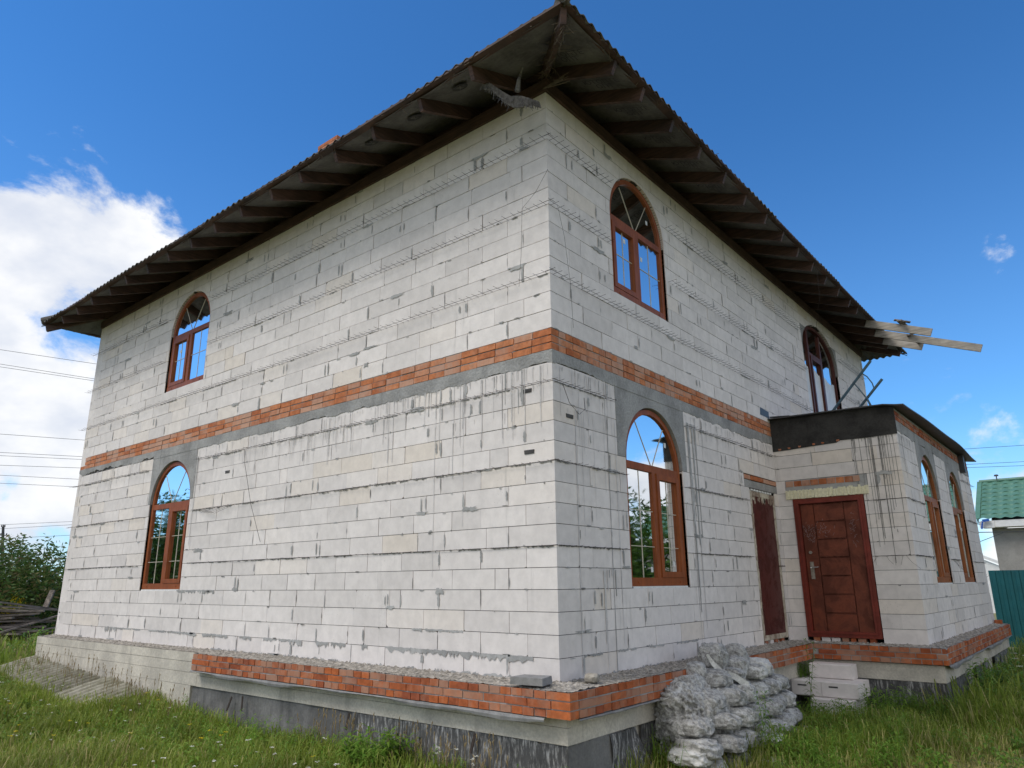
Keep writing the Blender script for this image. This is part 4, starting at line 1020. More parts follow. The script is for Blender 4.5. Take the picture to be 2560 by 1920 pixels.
# pile of hardened cement sacks on the right of the corner
core_ = lump('cement_heap', (.42, 2.15, -.56), (.74, 1.95, .92), M['sack'], 5, .0, .12, fine=.05, sub=6)
tag(core_, 'rough grey mass of set cement in the middle of the sack pile', 'cement heap')
G_S = 'hardened cement sacks in the pile'
gs = random.Random(8); ORD = ('leftmost', 'second', 'third', 'fourth', 'fifth', 'sixth', 'seventh', 'eighth', 'ninth')
for row, (rn, z, ys, xo, sz) in enumerate((('lowest', -.93, np.arange(1.30, 3.65, .38), .82, .36), ('second lowest', -.75, np.arange(1.22, 3.65, .37), .80, .35), ('middle', -.57, np.arange(1.30, 3.60, .37), .74, .35), ('second highest', -.39, np.arange(1.62, 3.50, .36), .66, .34), ('highest', -.22, np.arange(2.00, 3.35, .37), .56, .34))):
    for i, y in enumerate(ys):
        s_ = (gs.uniform(.36, .44), sz*gs.uniform(.92, 1.1), gs.uniform(.17, .205)); x = xo-.12*max(0, (y-2.9))-.22*max(0, 1.75-y)+gs.uniform(-.05, .05)
        o = lump('cement_sack', (x, y+gs.uniform(-.04, .04), z+.10), s_, M['sack'], 20+row*10+i, gs.uniform(-.4, .4), .10, fine=.035, tilt=gs.uniform(-.18, .18), sag=.7)
        tag(o, 'grey lumpy cement sack, '+(ORD[i] if i == 0 else 'rightmost' if i == len(ys)-1 else ORD[i]+' from the left')+' in the '+rn+' row of the pile', 'cement sack', G_S)
for (y, x, z, s, lab) in ((2.28, .44, .05, (.30, .34, .34), 'pale crumpled sack standing upright on top of the cement pile'),
                          (2.86, .44, .03, (.30, .36, .28), 'grey torn sack with white flap lying right of the upright sack on the pile'),
                          (2.58, .56, -.06, (.26, .28, .24), 'small dark-bottomed sack wedged between the two top sacks of the pile'),
                          (1.88, .42, -.05, (.22, .24, .20), 'small dark grey cement lump at the end of the brick plinth row')):
    tag(lump('cement_sack' if 'sack' in lab else 'cement_lump', (x, y, z), s, M['sack'], int(y*100), .3, .10, sag=.8, fine=.06), lab, 'sack')
for (y, x, z, s, lab) in ((3.12, .56, -.10, (.34, .40, .22), 'bright white plastic sack at the upper right of the cement pile'),
                          (1.20, .66, -.70, (.40, .60, .16), 'torn cream sack lying flat at the lower left of the cement pile'),
                          (2.30, .92, -.70, (.34, .5, .12), 'pale sack edge showing low in the middle of the cement pile'),
                          (2.25, 1.0, -.88, (.36, .7, .16), 'pale sack at the very bottom of the cement pile in the weeds')):
    tag(lump('white_sack', (x, y, z), s, M['sack_white'], int(y*77), .2, .10, sag=.9, fine=.05), lab, 'sack')
def ribbon(name, pts, w, mat, label, cat, jag=.3):
    mb = MB(); P_ = [Vector(p) for p in pts]; rows = []; n = len(P_)
    for i, p in enumerate(P_):
        d = (P_[min(n-1, i+1)]-P_[max(0, i-1)]).normalized(); s = d.cross(Vector((.6, -.8, .1))).normalized(); ww = w*(1+random.uniform(-jag, jag))*(1 if 0 < i < n-1 else .4)
        rows += [p-s*ww/2, p+s*ww/2, p+Vector((.003, -.003, 0))-s*ww/2, p+Vector((.003, -.003, 0))+s*ww/2]
    fs = []
    for i in range(n-1): c = i*4; fs += [(c, c+1, c+5, c+4), (c+2, c+6, c+7, c+3), (c, c+4, c+6, c+2), (c+1, c+3, c+7, c+5)]
    mb.add(rows, fs); o = mb.build(name, mat); return tag(o, label, cat)
ribbon('torn_sack_strip', [(.50, 2.00, .12), (.54, 2.04, .03), (.60, 2.10, -.06), (.70, 2.22, -.11), (.77, 2.32, -.19), (.80, 2.36, -.25)], .06, M['sack_white'], 'torn white strip of sack hanging down the left of the cement pile', 'sack strip')

# steps of aerated blocks
def step(a, b, label, notch=()):
    mb = MB(); x0, y0, z0 = a; x1, y1, z1 = b; ch = .012
    mb.add([(x0, y0+ch, z0), (x1, y0+ch, z0), (x1, y1, z0), (x0, y1, z0), (x0, y0, z0+ch), (x1, y0, z0+ch), (x1, y0, z1-ch), (x0, y0, z1-ch), (x0, y0+ch, z1), (x1, y0+ch, z1), (x1, y1, z1), (x0, y1, z1)],
           [(3, 2, 1, 0), (0, 1, 5, 4), (4, 5, 6, 7), (7, 6, 9, 8), (8, 9, 10, 11), (2, 3, 11, 10), (1, 2, 10, 9, 6, 5), (3, 0, 4, 7, 8, 11)], .35)
    o = mb.build('step_block', M['aac']); tag(o, label, 'step', 'aerated blocks used as door steps')
    for nx in notch:
        m2 = MB(); m2.box((nx, y0-.002, z1-.075), (nx+.12, y0+.03, z1-.055)); m2.build('slot_shade', M['joint'], o)  # dark bar painting the shade inside the slot
    return o
step((.38, 5.56, -.455), (.95, 5.84, -.262), 'upper pale block step against the porch plinth below the red door')
step((.10, 5.24, -.66), (.62, 5.78, -.458), 'left block of the second door step, with a grip slot', (.30,)); step((.625, 5.235, -.66), (1.10, 5.79, -.4585), 'right block of the second door step, with a grip slot', (.72,))
step((.50, 5.10, -.90), (1.06, 5.70, -.664), 'lowest pale block step half sunk in the weeds')
# loose bits on the brick plinth
mb = MB(); V8 = [(-.16, -.11, 0), (.17, -.10, 0), (.15, .11, 0), (-.15, .12, 0), (-.155, -.105, .062), (.165, -.095, .06), (.145, .105, .064), (-.145, .115, .06)]
ca, sa = math.cos(.12), math.sin(.12); mb.add([(-.12+x*ca-y*sa, -.26+x*sa+y*ca, .012+z) for x, y, z in V8], [(3, 2, 1, 0), (4, 5, 6, 7), (0, 1, 5, 4), (1, 2, 6, 5), (2, 3, 7, 6), (3, 0, 4, 7)])
tag(mb.build('paving_slab', M['stone']), 'flat grey paving slab lying on the brick ledge at the house corner', 'slab')
tag(lump('loose_stone', (.20, .22, .035), (.13, .17, .085), M['clinker'], 3, .4, .05, sag=.7, fine=.02), 'small tan stone lying on the brick ledge right of the house corner', 'stone')
tag(lump('loose_brick_chunk', (.22, 2.75, .05), (.16, .26, .14), M['clinker'], 9, .2, .08, sag=.7, fine=.03), 'brownish broken brick lump on the ledge behind the top sacks', 'brick chunk')
for y, l in ((12.2, 'end'),):
    mb = MB(); mb.box((XP+.02, 12.66, .0), (XP+.14, 12.86, .07), .6); mb.build('loose_brick', M['brick_lo']); tag(bpy.data.objects['loose_brick'], 'loose red brick on the far end of the porch plinth', 'brick')

# frayed fleece hanging under the roof corner
def fleece():
    mb = MB(); base = [(-.42, -.62, 6.22), (-.30, -.60, 6.16), (-.20, -.55, 6.05), (-.12, -.48, 5.98), (-.02, -.42, 5.97), (.06, -.36, 5.93), (.12, -.30, 5.90)]
    for k in range(len(base)-1):
        p, q = Vector(base[k]), Vector(base[k+1]); w = .05+.09*math.sin(math.pi*(k+.5)/6)
        mb.add([p, q, q+Vector((.01, .02, -w)), p+Vector((.01, .02, -w)), p+Vector((0, .02, 0)), q+Vector((0, .02, 0)), q+Vector((.01, .04, -w)), p+Vector((.01, .04, -w))], [(0, 1, 2, 3), (7, 6, 5, 4), (0, 4, 5, 1), (3, 2, 6, 7)])
        for i in range(26):
            t = random.random(); a = p.lerp(q, t)+Vector((random.uniform(-.02, .02), random.uniform(-.02, .02), random.uniform(-w, .0))); mb.tube([a, a+Vector((random.uniform(-.03, .03), random.uniform(-.03, .03), -random.uniform(.02, .07)))], .0025, 3)
    for s in (((-.05, -.45, 6.02), (-.02, -.46, 6.15), (-.03, -.42, 6.24), (.02, -.44, 6.30)),): mb.tube(s, [.03, .02, .014, .01][:len(s)], 6)
    tag(mb.build('fleece_rag', M['rag']), 'frayed grey rag of fleece hanging under the roof corner above the wall', 'rag')
    mb = MB()
    for i in range(80):
        t = random.random(); c = Vector((X1-.10-1.0*t, Y0+.10+1.0*t, RZ-.12+t*.36)); d = Vector((random.uniform(-.1, .1), random.uniform(-.1, .1), random.uniform(-.12, .03)))
        mb.tube([c+Vector((random.uniform(-.06, .06), random.uniform(-.06, .06), 0)), c+d*.6+Vector((random.uniform(-.04, .04),)*3), c+d*1.4], .0022, 3)
    for i in range(14):
        c = Vector((.05, -.12, 6.2)); mb.tube([c, c+Vector((.25+.1*random.random(), .05*random.random(), random.uniform(-.06, .08)))], .003, 3)
    o = mb.build('straw_strands', M['straw']); tag(o, 'dry straw and string clinging to the hip rafter at the roof corner', 'straw', kind='stuff')
fleece()

# blue-grey steel frame leaning on the porch roof
mb = MB(); lad = empty('steel_frame', (.7, 8.0, 3.47)); tag(lad, 'blue-grey steel pipe frame leaning on the porch roof before the balcony window', 'steel frame')
A0, A1 = (.372, 7.5, 3.47), (1.372, 7.5, 4.548); B0, B1 = (.79, 7.55, 3.47), (1.50, 7.55, 4.207)
for p, q in ((A0, A1), (B0, B1)): mb = MB(); mb.tube([p, q], .024, 10); mb.build('pipe', M['bluemetal'], lad)
for pts in (((1.20, 7.5, 4.36), (1.28, 7.5, 4.28), (1.34, 7.52, 4.16), (1.355, 7.54, 4.06)), ((1.06, 7.5, 4.20), (1.14, 7.5, 4.06), (1.22, 7.52, 3.9), (1.30, 7.54, 3.6)), ((1.22, 7.55, 3.92), (1.26, 7.55, 3.8), (1.31, 7.55, 3.6))): mb = MB(); mb.tube(pts, .011, 6); mb.build('brace_rod', M['bluemetal'], lad)

# corrugated sheets lying against the left foundation
def old_sheet(xa, xb, yt, zt, yb, zb_, skew, label):
    mb = MB(); n = int(abs(xb-xa)/.0188); rows = 6; vs = []; fs = []
    for j in range(rows+1):
        k = j/rows
        for i in range(n+1):
            u = i/n; x = xa+(xb-xa)*u+skew*k; w = .032*math.cos(2*math.pi*(u*abs(xb-xa))/.15)
            vs.append((x, yt+(yb-yt)*k, zt+(zb_-zt)*k+w-.09*u*(xb-xa)/1.1+.015*math.sin(k*3)))
    m = n+1
    for j in range(rows):
        for i in range(n): a = j*m+i; fs.append((a, a+1, a+m+1, a+m))
    N_ = len(vs); mb.add(vs, fs, random.random()); mb.add([(x, y, z-.008) for x, y, z in vs], [f[::-1] for f in fs], .2)
    return tag(mb.build('corrugated_sheet', M['sheet_old']), label, 'corrugated sheet', 'old corrugated sheets lying by the foundation')
old_sheet(-11.85, -10.72, -.30, -.37, -1.10, -.53, .30, 'leftmost mossy corrugated sheet lying against the pale foundation end')
old_sheet(-10.75, -9.62, -.32, -.43, -1.22, -.58, .33, 'mossy corrugated sheet second from the left by the foundation')
old_sheet(-9.66, -8.53, -.33, -.47, -1.28, -.64, .37, 'mossy corrugated sheet third from the left by the foundation')
old_sheet(-8.55, -7.42, -.30, -.51, -1.22, -.67, .35, 'rightmost mossy corrugated sheet by the foundation, half in grass')

# ------------------------------------------------------------------ neighbours: fence, house, poles, cables
fence = empty('sheet_fence', (6, 20, -1)); tag(fence, 'teal profiled steel fence at the right edge beyond the porch', 'fence')
for k in range(10):
    mb = MB(); x0 = 1.06+1.15*k; vs = []; fs = []; prof = []
    for r in range(6):
        b = x0+r*1.15/6; prof += [(b, 0), (b+.06, 0), (b+.075, .022), (b+.16, .022), (b+.175, 0)]
    prof.append((x0+1.15, 0))
    for x, d in prof: vs += [(x, 20-d, -1.05), (x, 20-d, 1.135)]
    for i in range(len(prof)-1): fs.append((2*i, 2*i+2, 2*i+3, 2*i+1))
    mb.add(vs, fs); mb.build('fence_sheet', M['teal'], fence)
mb = MB(); mb.box((1.06, 20.005, .85), (12.6, 20.05, .89)); mb.box((1.06, 20.005, -.6), (12.6, 20.05, -.56)); mb.build('rail', M['teal'], fence)
nb = empty('neighbour_house', (4, 29, -1)); tag(nb, 'neighbouring grey rendered house with green metal tile roof behind the teal fence', 'house')
mb = MB(); mb.box((.60, 27, -1), (14, 33, 2.72)); mb.build('wall', M['render'], nb)
mb = MB(); mb.box((.34, 26.56, 2.76), (14.2, 26.62, 3.0)); mb.box((.28, 26.55, 2.74), (.75, 26.54, 2.98)); mb.build('fascia', M['fascia'], nb)
mb = MB(); mb.box((.36, 26.63, 2.74), (14.2, 27.02, 2.78)); mb.build('soffit', M['fascia'], nb)
def tile_roof():
    mb = MB(); y0, y1, z0, z1 = 26.5, 29.05, 3.05, 4.70; xa, xb = .26, 14.3; rows = 9; n = int((xb-xa)/.032); vs = []; fs = []
    xs = np.linspace(xa, xb, n+1); lev = []
    for r in range(rows):
        for e in (0., .985): lev.append((r, e))
    for r, e in lev:
        k = (r+e)/rows; y = y0+(y1-y0)*k; z = z0+(z1-z0)*k+.035*(1-e)
        for x in xs: vs.append((x, y-.02*math.sin(2*math.pi*x/.35)*(1-e), z+.020*math.sin(2*math.pi*x/.35)))
    m = n+1
    for j in range(len(lev)-1):
        for i in range(n): a = j*m+i; fs.append((a, a+1, a+m+1, a+m))
    mb.add(vs, fs); mb.build('roof', M['greenroof'], nb)
    mb = MB(); mb.add([(xa, y1, z1+.02), (xb, y1, z1+.02), (xb, 31.6, 3.05), (xa, 31.6, 3.05)], [(0, 1, 2, 3)]); mb.build('rear_roof', M['greenroof'], nb)
    mb = MB(); mb.add([(.6, 27, 2.72), (.6, 33, 2.72), (.6, 29.05, 4.6)], [(0, 2, 1)]); mb.build('gable', M['render'], nb)
    mb = MB(); mb.tube([(xa-.02, y1, z1+.03), (xb, y1, z1+.03)], .07, 8); mb.beam((xa-.01, y0-.02, z0+.03), (xa-.01, y1, z1+.03), .16, .03); mb.beam((xa-.01, y0-.02, z0-.06), (xa-.01, y1, z1-.06), .03, .16); mb.build('ridge_cap', M['greenroof'], nb)
    mb = MB(); mb.tube([(.86, 29, 4.7), (.86, 29, 4.92)], .02, 6); mb.tube([(.86, 29, 4.90), (.86, 29, 4.96)], [.085, .06], 10); mb.build('roof_vent', M['cable'], nb)
tile_roof()
mb = MB(); mb.add([(XP+.0, 25.9, 3.0), (.42, 26.3, 3.02), (.33, 26.3, 2.75), (.36, 26.3, 2.76)], [(0, 1, 2, 3)]) if False else mb.beam((.62, 22.6, 2.98), (.70, 22.6, 3.02), .03, .03); 
g = MB(); g.beam((.40, 26.45, 3.0), (.62, 26.45, 3.02), .06, .09); g.beam((.40, 26.45, 2.96), (.34, 26.45, 2.70), .07, .05); g.build('gutter_end', M['blue'], nb)
far = empty('far_shed', (-4, 44, -1)); tag(far, 'pale gable of a distant shed seen between the porch and teal fence', 'shed')
mb = MB(); mb.box((-7, 44, -1), (-.4, 50, .9)); mb.build('wall', M['fascia'], far)
mb = MB(); mb.beam((-4.5, 43.9, 3.4), (-.1, 43.9, 1.3), .12, .16); mb.add([(-4.5, 44, 3.3), (-.4, 44, 1.25), (-.4, 44, .9), (-7, 44, .9), (-7, 44, 2.2)], [(0, 4, 3, 2, 1)]); mb.build('roof_edge', M['fascia'], far)
def cable(p, q, sag, label, r=.012):
    mb = MB(); p = Vector(p); q = Vector(q); n = 24
    mb.tube([p.lerp(q, i/n)-Vector((0, 0, sag*4*(i/n)*(1-i/n))) for i in range(n+1)], r, 5)
    return tag(mb.build('power_cable', M['cable']), label, 'cable', 'overhead cables')
def pix(x, y, dist):
    d = CF+CR*(x-1280)/FPX+CU*(960-y)/FPX; return CAMP+d*dist
def wire_px(x0, y0, x1, y1, dist, label, r=.012):
    a = pix(x0, y0, dist); b = pix(x1, y1, dist*1.02); e = (b-a)
    cable(a-e*.8, b+e*.8, .0, label, r)
for i, (y0, y1) in enumerate(((874, 909), (910, 947), (917, 952), (1085, 1102), (1131, 1143), (1139, 1150), (1163, 1171), (1188, 1200), (1208, 1219))):
    wire_px(0, y0, 235, y1, 36+i*.7, ('topmost', 'second', 'third', 'fourth', 'fifth', 'sixth', 'seventh', 'eighth', 'ninth')[i]+' overhead cable from the top, left of the house', .011)
for i, (y0, y1) in enumerate(((1312, 1304), (1322, 1312), (1347, 1338))):
    wire_px(0, y0, 175, y1, 60, ('upper', 'middle', 'lower')[i]+' of the three low cables above the hedge at far left', .014)
for i, (y0, y1) in enumerate(((1122, 1113), (1161, 1154), (1169, 1164))):
    wire_px(2420, y0, 2560, y1, 48, ('upper', 'middle', 'lower')[i]+' of the overhead cables above the green roof', .014)
wire_px(2440, 1331, 2560, 1329, 24.5, 'cable crossing in front of the neighbouring grey wall', .014)
wire_px(2453, 1353, 2484, 1341, 24, 'short slack cable between the porch and the grey house', .010)
pl_ = empty('utility_pole', tuple(pix(8, 1370, 60))); tag(pl_, 'far utility pole with insulators above the hedge at the left edge', 'pole')
mb = MB(); mb.tube([pix(2, 1480, 60), pix(8, 1318, 60)], [.16, .1], 8); mb.build('post', M['pole'], pl_)
for dy, w in ((1317, .2), (1338, .38)):
    mb = MB(); a = Vector(pix(7, dy, 60)); mb.beam(a-Vector(CR)*w*.6, a+Vector(CR)*w, .08, .06); 
    for s in (-.5, .2, .8): mb.tube([a+Vector(CR)*w*s, a+Vector(CR)*w*s+Vector((0, 0, .16))], .05, 6)
    mb.build('crossarm', M['pole'], pl_)

# ------------------------------------------------------------------ vegetation
def leaves(n, centers, radii, lsize, aspect=.32, droop=.4, tint=(0, 1), seed=1, shell=.55):
    g = np.random.default_rng(seed); k = g.integers(0, len(centers), n); C_ = np.array(centers)[k]; Rr = np.array(radii)[k]
    d = g.normal(size=(n, 3)); d /= np.linalg.norm(d, axis=1)[:, None]; rr = (shell+(1-shell)*g.random(n)**.6)*(1+.12*g.normal(size=n)); P_ = C_+d*Rr*rr[:, None]
    a = g.normal(size=(n, 3)); a[:, 2] = a[:, 2]*.5-droop; a /= np.linalg.norm(a, axis=1)[:, None]
    b = np.cross(a, g.normal(size=(n, 3))); b /= np.linalg.norm(b, axis=1)[:, None]
    l = lsize*(.6+.8*g.random(n))[:, None]; w = l*aspect
    V = np.stack([P_, P_+a*l*.5+b*w*.5, P_+a*l, P_+a*l*.5-b*w*.5], 1).reshape(-1, 3); F = np.arange(4*n).reshape(n, 4)
    return V, F, tint[0]+(tint[1]-tint[0])*g.random(n)
def bush(loc, spread, h, n, lsize, mat, label, cat='bush', name='bush', group=None, seed=1, lumps=14, tint=(0, .8), trunk=0.):
    g = random.Random(seed); root = empty(name, loc); tag(root, label, cat, group)
    cs, rs = [], []
    for i in range(lumps):
        a = g.uniform(0, 6.283); r = math.sqrt(g.random())*.8; z = trunk+(h-trunk)*(.22+.62*g.random()*(1-.45*r)); cs.append((loc[0]+spread*r*math.cos(a), loc[1]+spread*r*math.sin(a), loc[2]+z)); s = g.uniform(.26, .42)
        rs.append((spread*s, spread*s, (h-trunk)*s*.75))
    V, F, t = leaves(n, cs, rs, lsize, seed=seed, tint=tint)
    V[:, 2] = np.maximum(V[:, 2], loc[2]+.02)
    npmesh('crown', V, F, M[mat], t, root)
    mb = MB()
    if trunk > .3: mb.tube([loc, (loc[0]+.1, loc[1], loc[2]+trunk*.6), (loc[0], loc[1], loc[2]+h*.6)], [.16, .12, .05], 8)
    for i in range(9):
        c = cs[i % len(cs)]; b0 = (loc[0]+g.uniform(-.3, .3)*spread*(.3 if trunk else 1), loc[1]+g.uniform(-.3, .3)*spread*(.3 if trunk else 1), loc[2]+trunk*.7); mb.tube([b0, ((b0[0]+c[0])/2+.1, (b0[1]+c[1])/2, (b0[2]+c[2])/2+.1), c], [.045, .03, .01], 5)
    mb.build('trunk' if trunk > .3 else 'stems', M['bark'], root); return root
# hedge on the left
hd = [(-22.6, 2.0, 2.7, 2.0), (-23.4, 4.2, 3.1, 2.0), (-24.5, 6.3, 3.5, 2.1), (-24.2, -.2, 2.6, 2.0), (-27, 3.0, 3.2, 2.2), (-27.2, 7.5, 4.2, 2.2), (-26.5, .3, 2.9, 2.2)]
hl = ['dense green bush with brownish leaves right behind the lumber heap', 'dense green bush nearest the left end of the house', 'tall leafy bush peeping out beside the house corner', 'green bush at the left edge of the photo by the lumber heap', 'green bush in the back row of the hedge, above the yellow flowers', 'tallest bush in the back row beside the house', 'leftmost bush in the back row of the hedge']
for i, (x, y, h, s) in enumerate(hd): bush((x, y, float(gz(x, y))-.05), s, h+.35, 5200, .17, 'hedge', hl[i], seed=40+i, group='hedge bushes on the left', tint=(0, .75 if i else 1.))
yb = bush((-21.35, 1.80, float(gz(-21.3, 1.8))), .55, 1.75, 1900, .07, 'yellow', 'yellow flowering bush behind the lumber heap', name='flowering_bush', seed=77, lumps=8)
# trees mirrored in the windows
tl = [(7.6, 15.4), (10.2, 16.2), (12.8, 17.0), (15.6, 15.8), (11.4, 13.2), (-19.8, -5.2), (-22.6, -7.4), (-25.8, -8.6), (-24.5, -4.6)]
for i, (x, y) in enumerate(tl): bush((x, y, -.9), 2.1, (5.3 if i < 5 else 4.3)+.35*(i % 3), 4200, .22, 'tree', ('leafy tree standing right of the porch, mirrored in the right-hand windows', 'leafy tree across the meadow, mirrored in the left-hand windows')[i > 4], cat='tree', name='tree', group=('trees mirrored in the right wall windows', 'trees mirrored in the left wall windows')[i > 4], seed=100+i, trunk=.9, tint=(0, 1))
# bare sapling far right
def sapling():
    root = empty('sapling', (-.6, 30, -1)); tag(root, 'small bare-looking sapling between the porch and the grey house', 'sapling')
    mb = MB(); mb.tube([(-.6, 30, -1), (-.6, 30, 1.2), (-.55, 30, 2.35)], [.04, .03, .008], 5)
    for i in range(34):
        z = .6+1.6*random.random(); a = random.uniform(0, 6.28); l = .45*(1-(z-.6)/2.2)+.08; p = Vector((-.6, 30, z)); q = p+Vector((math.cos(a)*l, math.sin(a)*l, l*.9)); mb.tube([p, q], [.012, .004], 4)
    mb.build('trunk', M['bark'], root)
    V, F, t = leaves(160, [(-.6, 30, 1.5)], [(.4, .4, .8)], .09, seed=5); npmesh('crown', V, F, M['hedge'], t, root)
sapling()

# grass: one mass of blades
def inframe(P_, m=260):
    d = P_-CAMP; w = d @ CF; x = 1280+FPX*(d @ CR)/w; y = 960-FPX*(d @ CU)/w
    return (w > .5) & (x > -m) & (x < 2560+m) & (y > 0) & (y < 1920+m)
def blocked_mask(x, y):
    m = (x > -L-.2) & (x < .30) & (y > -.26) & (y < WY); m |= (x > -.1) & (x < XP+.24) & (y > YP-.28) & (y < WY)
    m |= (x > .0) & (x < 1.15) & (y > 5.2) & (y < 6)
    return m
def mown(x, y): return sst(3.2, 4.6, x+.35*(y-4.0)*0+0.15*np.sin(y*2))*1.0
def blades(n, xr, yr, hmin, hmax, wd, seed, tint=(0., .6), patchy=True):
    g = np.random.default_rng(seed); x = g.uniform(*xr, n); y = g.uniform(*yr, n); z = gz(x, y); P_ = np.stack([x, y, z], 1)
    k = inframe(P_) & ~blocked_mask(x, y); P_ = P_[k]; n = len(P_); x, y = P_[:, 0], P_[:, 1]
    ph = np.sin(x*1.3+.7)*np.sin(y*1.7)+.6*np.sin(x*3.1+y*2.3)+.4*np.sin(x*6.3-y*5.1); ph = (ph+2)/4
    short = sst(-.1, .8, (x-1.1)-.6*(y-2.2))               # trodden strip on the right
    flat = sst(-7.0, -7.6, x)*sst(-12.6, -12.0, x)*sst(-1.30, -1.02, y); step_ = sst(1.7, 1.2, x)*sst(3.9, 4.4, y)*(x > 0)
    h = (hmin+(hmax-hmin)*g.random(n)**1.6)*(.55+.75*ph)*(1-.78*short)*(1-.8*flat*(g.random(n) < .82))*(1-.62*step_)*np.where(x < -13, .8, 1)
    a = g.uniform(0, 2*np.pi, n); ln = (.25+.7*g.random(n))*h*.75; dx, dy = np.cos(a)*ln, np.sin(a)*ln; w = wd*(.6+.8*g.random(n))
    sx, sy = -np.sin(a)*w, np.cos(a)*w; o0 = np.zeros(n)
    def pt(k, hh, s): return np.stack([x+dx*k+sx*s, y+dy*k+sy*s, P_[:, 2]+h*hh-.01], 1)
    V = np.stack([pt(0, 0, -.5), pt(0, 0, .5), pt(.28, .55, .42), pt(.28, .55, -.42), pt(.68, .90, .26), pt(.68, .90, -.26), pt(1.12, .93, 0)], 1).reshape(-1, 3)
    b = (np.arange(n)*7)[:, None]
    F = np.concatenate([b+np.array([[0, 1, 2, 3]]), b+np.array([[3, 2, 4, 5]]), b+np.array([[5, 4, 6, 6]])], 1)
    Q = np.concatenate([b+np.array([[0, 1, 2]]), b+np.array([[0, 2, 3]]), b+np.array([[3, 2, 4]]), b+np.array([[3, 4, 5]]), b+np.array([[5, 4, 6]])], 1).reshape(-1, 3)
    dry = np.clip(.72*short+.35*np.clip(np.sin(x*.8+2.)*np.sin(y*.9+1)-.2, 0, 1)+.3*sst(-6.5, -10.5, x)*sst(-1.5, -3.2, y), 0, .8)
    t = tint[0]+(tint[1]-tint[0])*g.random(n); t = np.where(g.random(n) < dry, .7+.3*g.random(n), t); t = np.where(g.random(n) < .06, .8+.2*g.random(n), t)
    return V, Q, np.repeat(t, 5)
def merge(parts):
    V = []; F = []; T_ = []; o = 0
    for v, f, t in parts: V.append(v); F.append(f+o); T_.append(t); o += len(v)
    return np.concatenate(V), np.concatenate(F), np.concatenate(T_)
V, F, t = merge([blades(120000, (-9, 1.6), (-5, .2), .07, .30, .011, 1), blades(80000, (-16, -6), (-4.5, 1), .08, .30, .014, 2), blades(26000, (-40, -12), (-3, 14), .15, .5, .04, 3),
                 blades(120000, (.2, 5.5), (.2, 9), .08, .40, .010, 4), blades(40000, (1.8, 9), (5, 20), .15, .6, .02, 5)])
o = npmesh('grass', V, F, M['grass'], t); tag(o, 'uncut meadow grass around the house', 'grass', kind='stuff')

# leafy weeds: stems with lance-shaped leaves
def weed_geo(g, base, h, nl, lw, spread=.16, lean=.1):
    V = []; F = []; T_ = []
    top = np.array([g.normal()*lean*h, g.normal()*lean*h, h])
    for i in range(3):
        pass
    s = .004
    V += [base+[-s, 0, 0], base+[s, 0, 0], base+top+[s*.4, 0, 0], base+top+[-s*.4, 0, 0]]; F.append([0, 1, 2, 3]); T_.append(.35)
    for i in range(nl):
        k = .15+.85*(i/nl); c = base+top*k; a = i*2.4+g.random()*.6; l = spread*(1.1-.45*k)*(.8+.4*g.random()); up = .25+.55*k*g.random()
        d = np.array([math.cos(a), math.sin(a), up]); e = np.array([math.cos(a), math.sin(a), up-.9]); sd_ = np.array([-math.sin(a), math.cos(a), 0])*lw
        m = c+d*l*.5; b = len(V); V += [c, m+sd_*.5, m+e*l*.55, m-sd_*.5]; F.append([b, b+1, b+2, b+3]); T_.append(g.random())
    return np.array(V), np.array(F), np.array(T_)
def weeds(n, xr, yr, hr, seed, nl=22, lw=.016, mask=None, spread=.14):
    g = np.random.default_rng(seed); out = []
    tries = 0
    while len(out) < n and tries < n*30:
        tries += 1; x, y = g.uniform(*xr), g.uniform(*yr)
        P_ = np.array([[x, y, float(gz(x, y))]])
        if blocked_mask(P_[:, 0], P_[:, 1])[0] or not inframe(P_, 150)[0] or (mask and not mask(x, y)): continue
        out.append(weed_geo(g, P_[0], g.uniform(*hr), int(nl*g.uniform(.7, 1.3)), lw, spread))
    return merge(out)
parts = [weeds(150, (-7, 0), (-3.2, -.6), (.08, .2), 21, 12, .035, spread=.12), weeds(120, (-12, -5), (-4.5, -1.4), (.08, .2), 22, 12, .04, spread=.13), weeds(120, (.6, 3.4), (2.4, 6.2), (.1, .3), 23, 14, .03, spread=.13), weeds(260, (-6.5, 0.2), (-1.7, -.27), (.14, .36), 11, 18, .014, spread=.11), weeds(120, (.5, 2.0), (3.4, 4.7), (.15, .38), 12, 26, .014, spread=.13), weeds(60, (1.2, 2.1), (1.2, 3.4), (.15, .35), 13, 20, .013, spread=.11),
         weeds(110, (2.1, 4.6), (6.0, 12), (.2, .42), 14, 26, .03, spread=.2), weeds(120, (-13, -6), (-4, -1.3), (.1, .28), 15, 16, .016, spread=.12), weeds(60, (.6, 2.3), (5.0, 5.85), (.2, .45), 16, 22, .012, mask=lambda x, y: x > 1.1, spread=.14), weeds(70, (-30, -14), (-2, 9), (.3, .7), 17, 20, .04, spread=.3)]
V, F, t = merge(parts); o = npmesh('low_weeds', V, F, M['weed'], t); tag(o, 'low leafy weeds growing through the grass along the foundation', 'weeds', kind='stuff')
def clump(name, loc, n, rad, hr, seed, label, nl=30, lw=.016, spread=.15):
    g = np.random.default_rng(seed); out = []
    for i in range(n):
        a = g.uniform(0, 6.28); r = rad*math.sqrt(g.random()); b = np.array([loc[0]+r*math.cos(a), loc[1]+r*math.sin(a), loc[2]]); out.append(weed_geo(g, b, g.uniform(*hr), nl, lw, spread, .16))
    V, F, t = merge(out); root = empty(name, loc); tag(root, label, 'weed'); npmesh('leafy_stems', V, F, M['weed'], t, root); return root
zg = lambda x, y: float(gz(x, y))
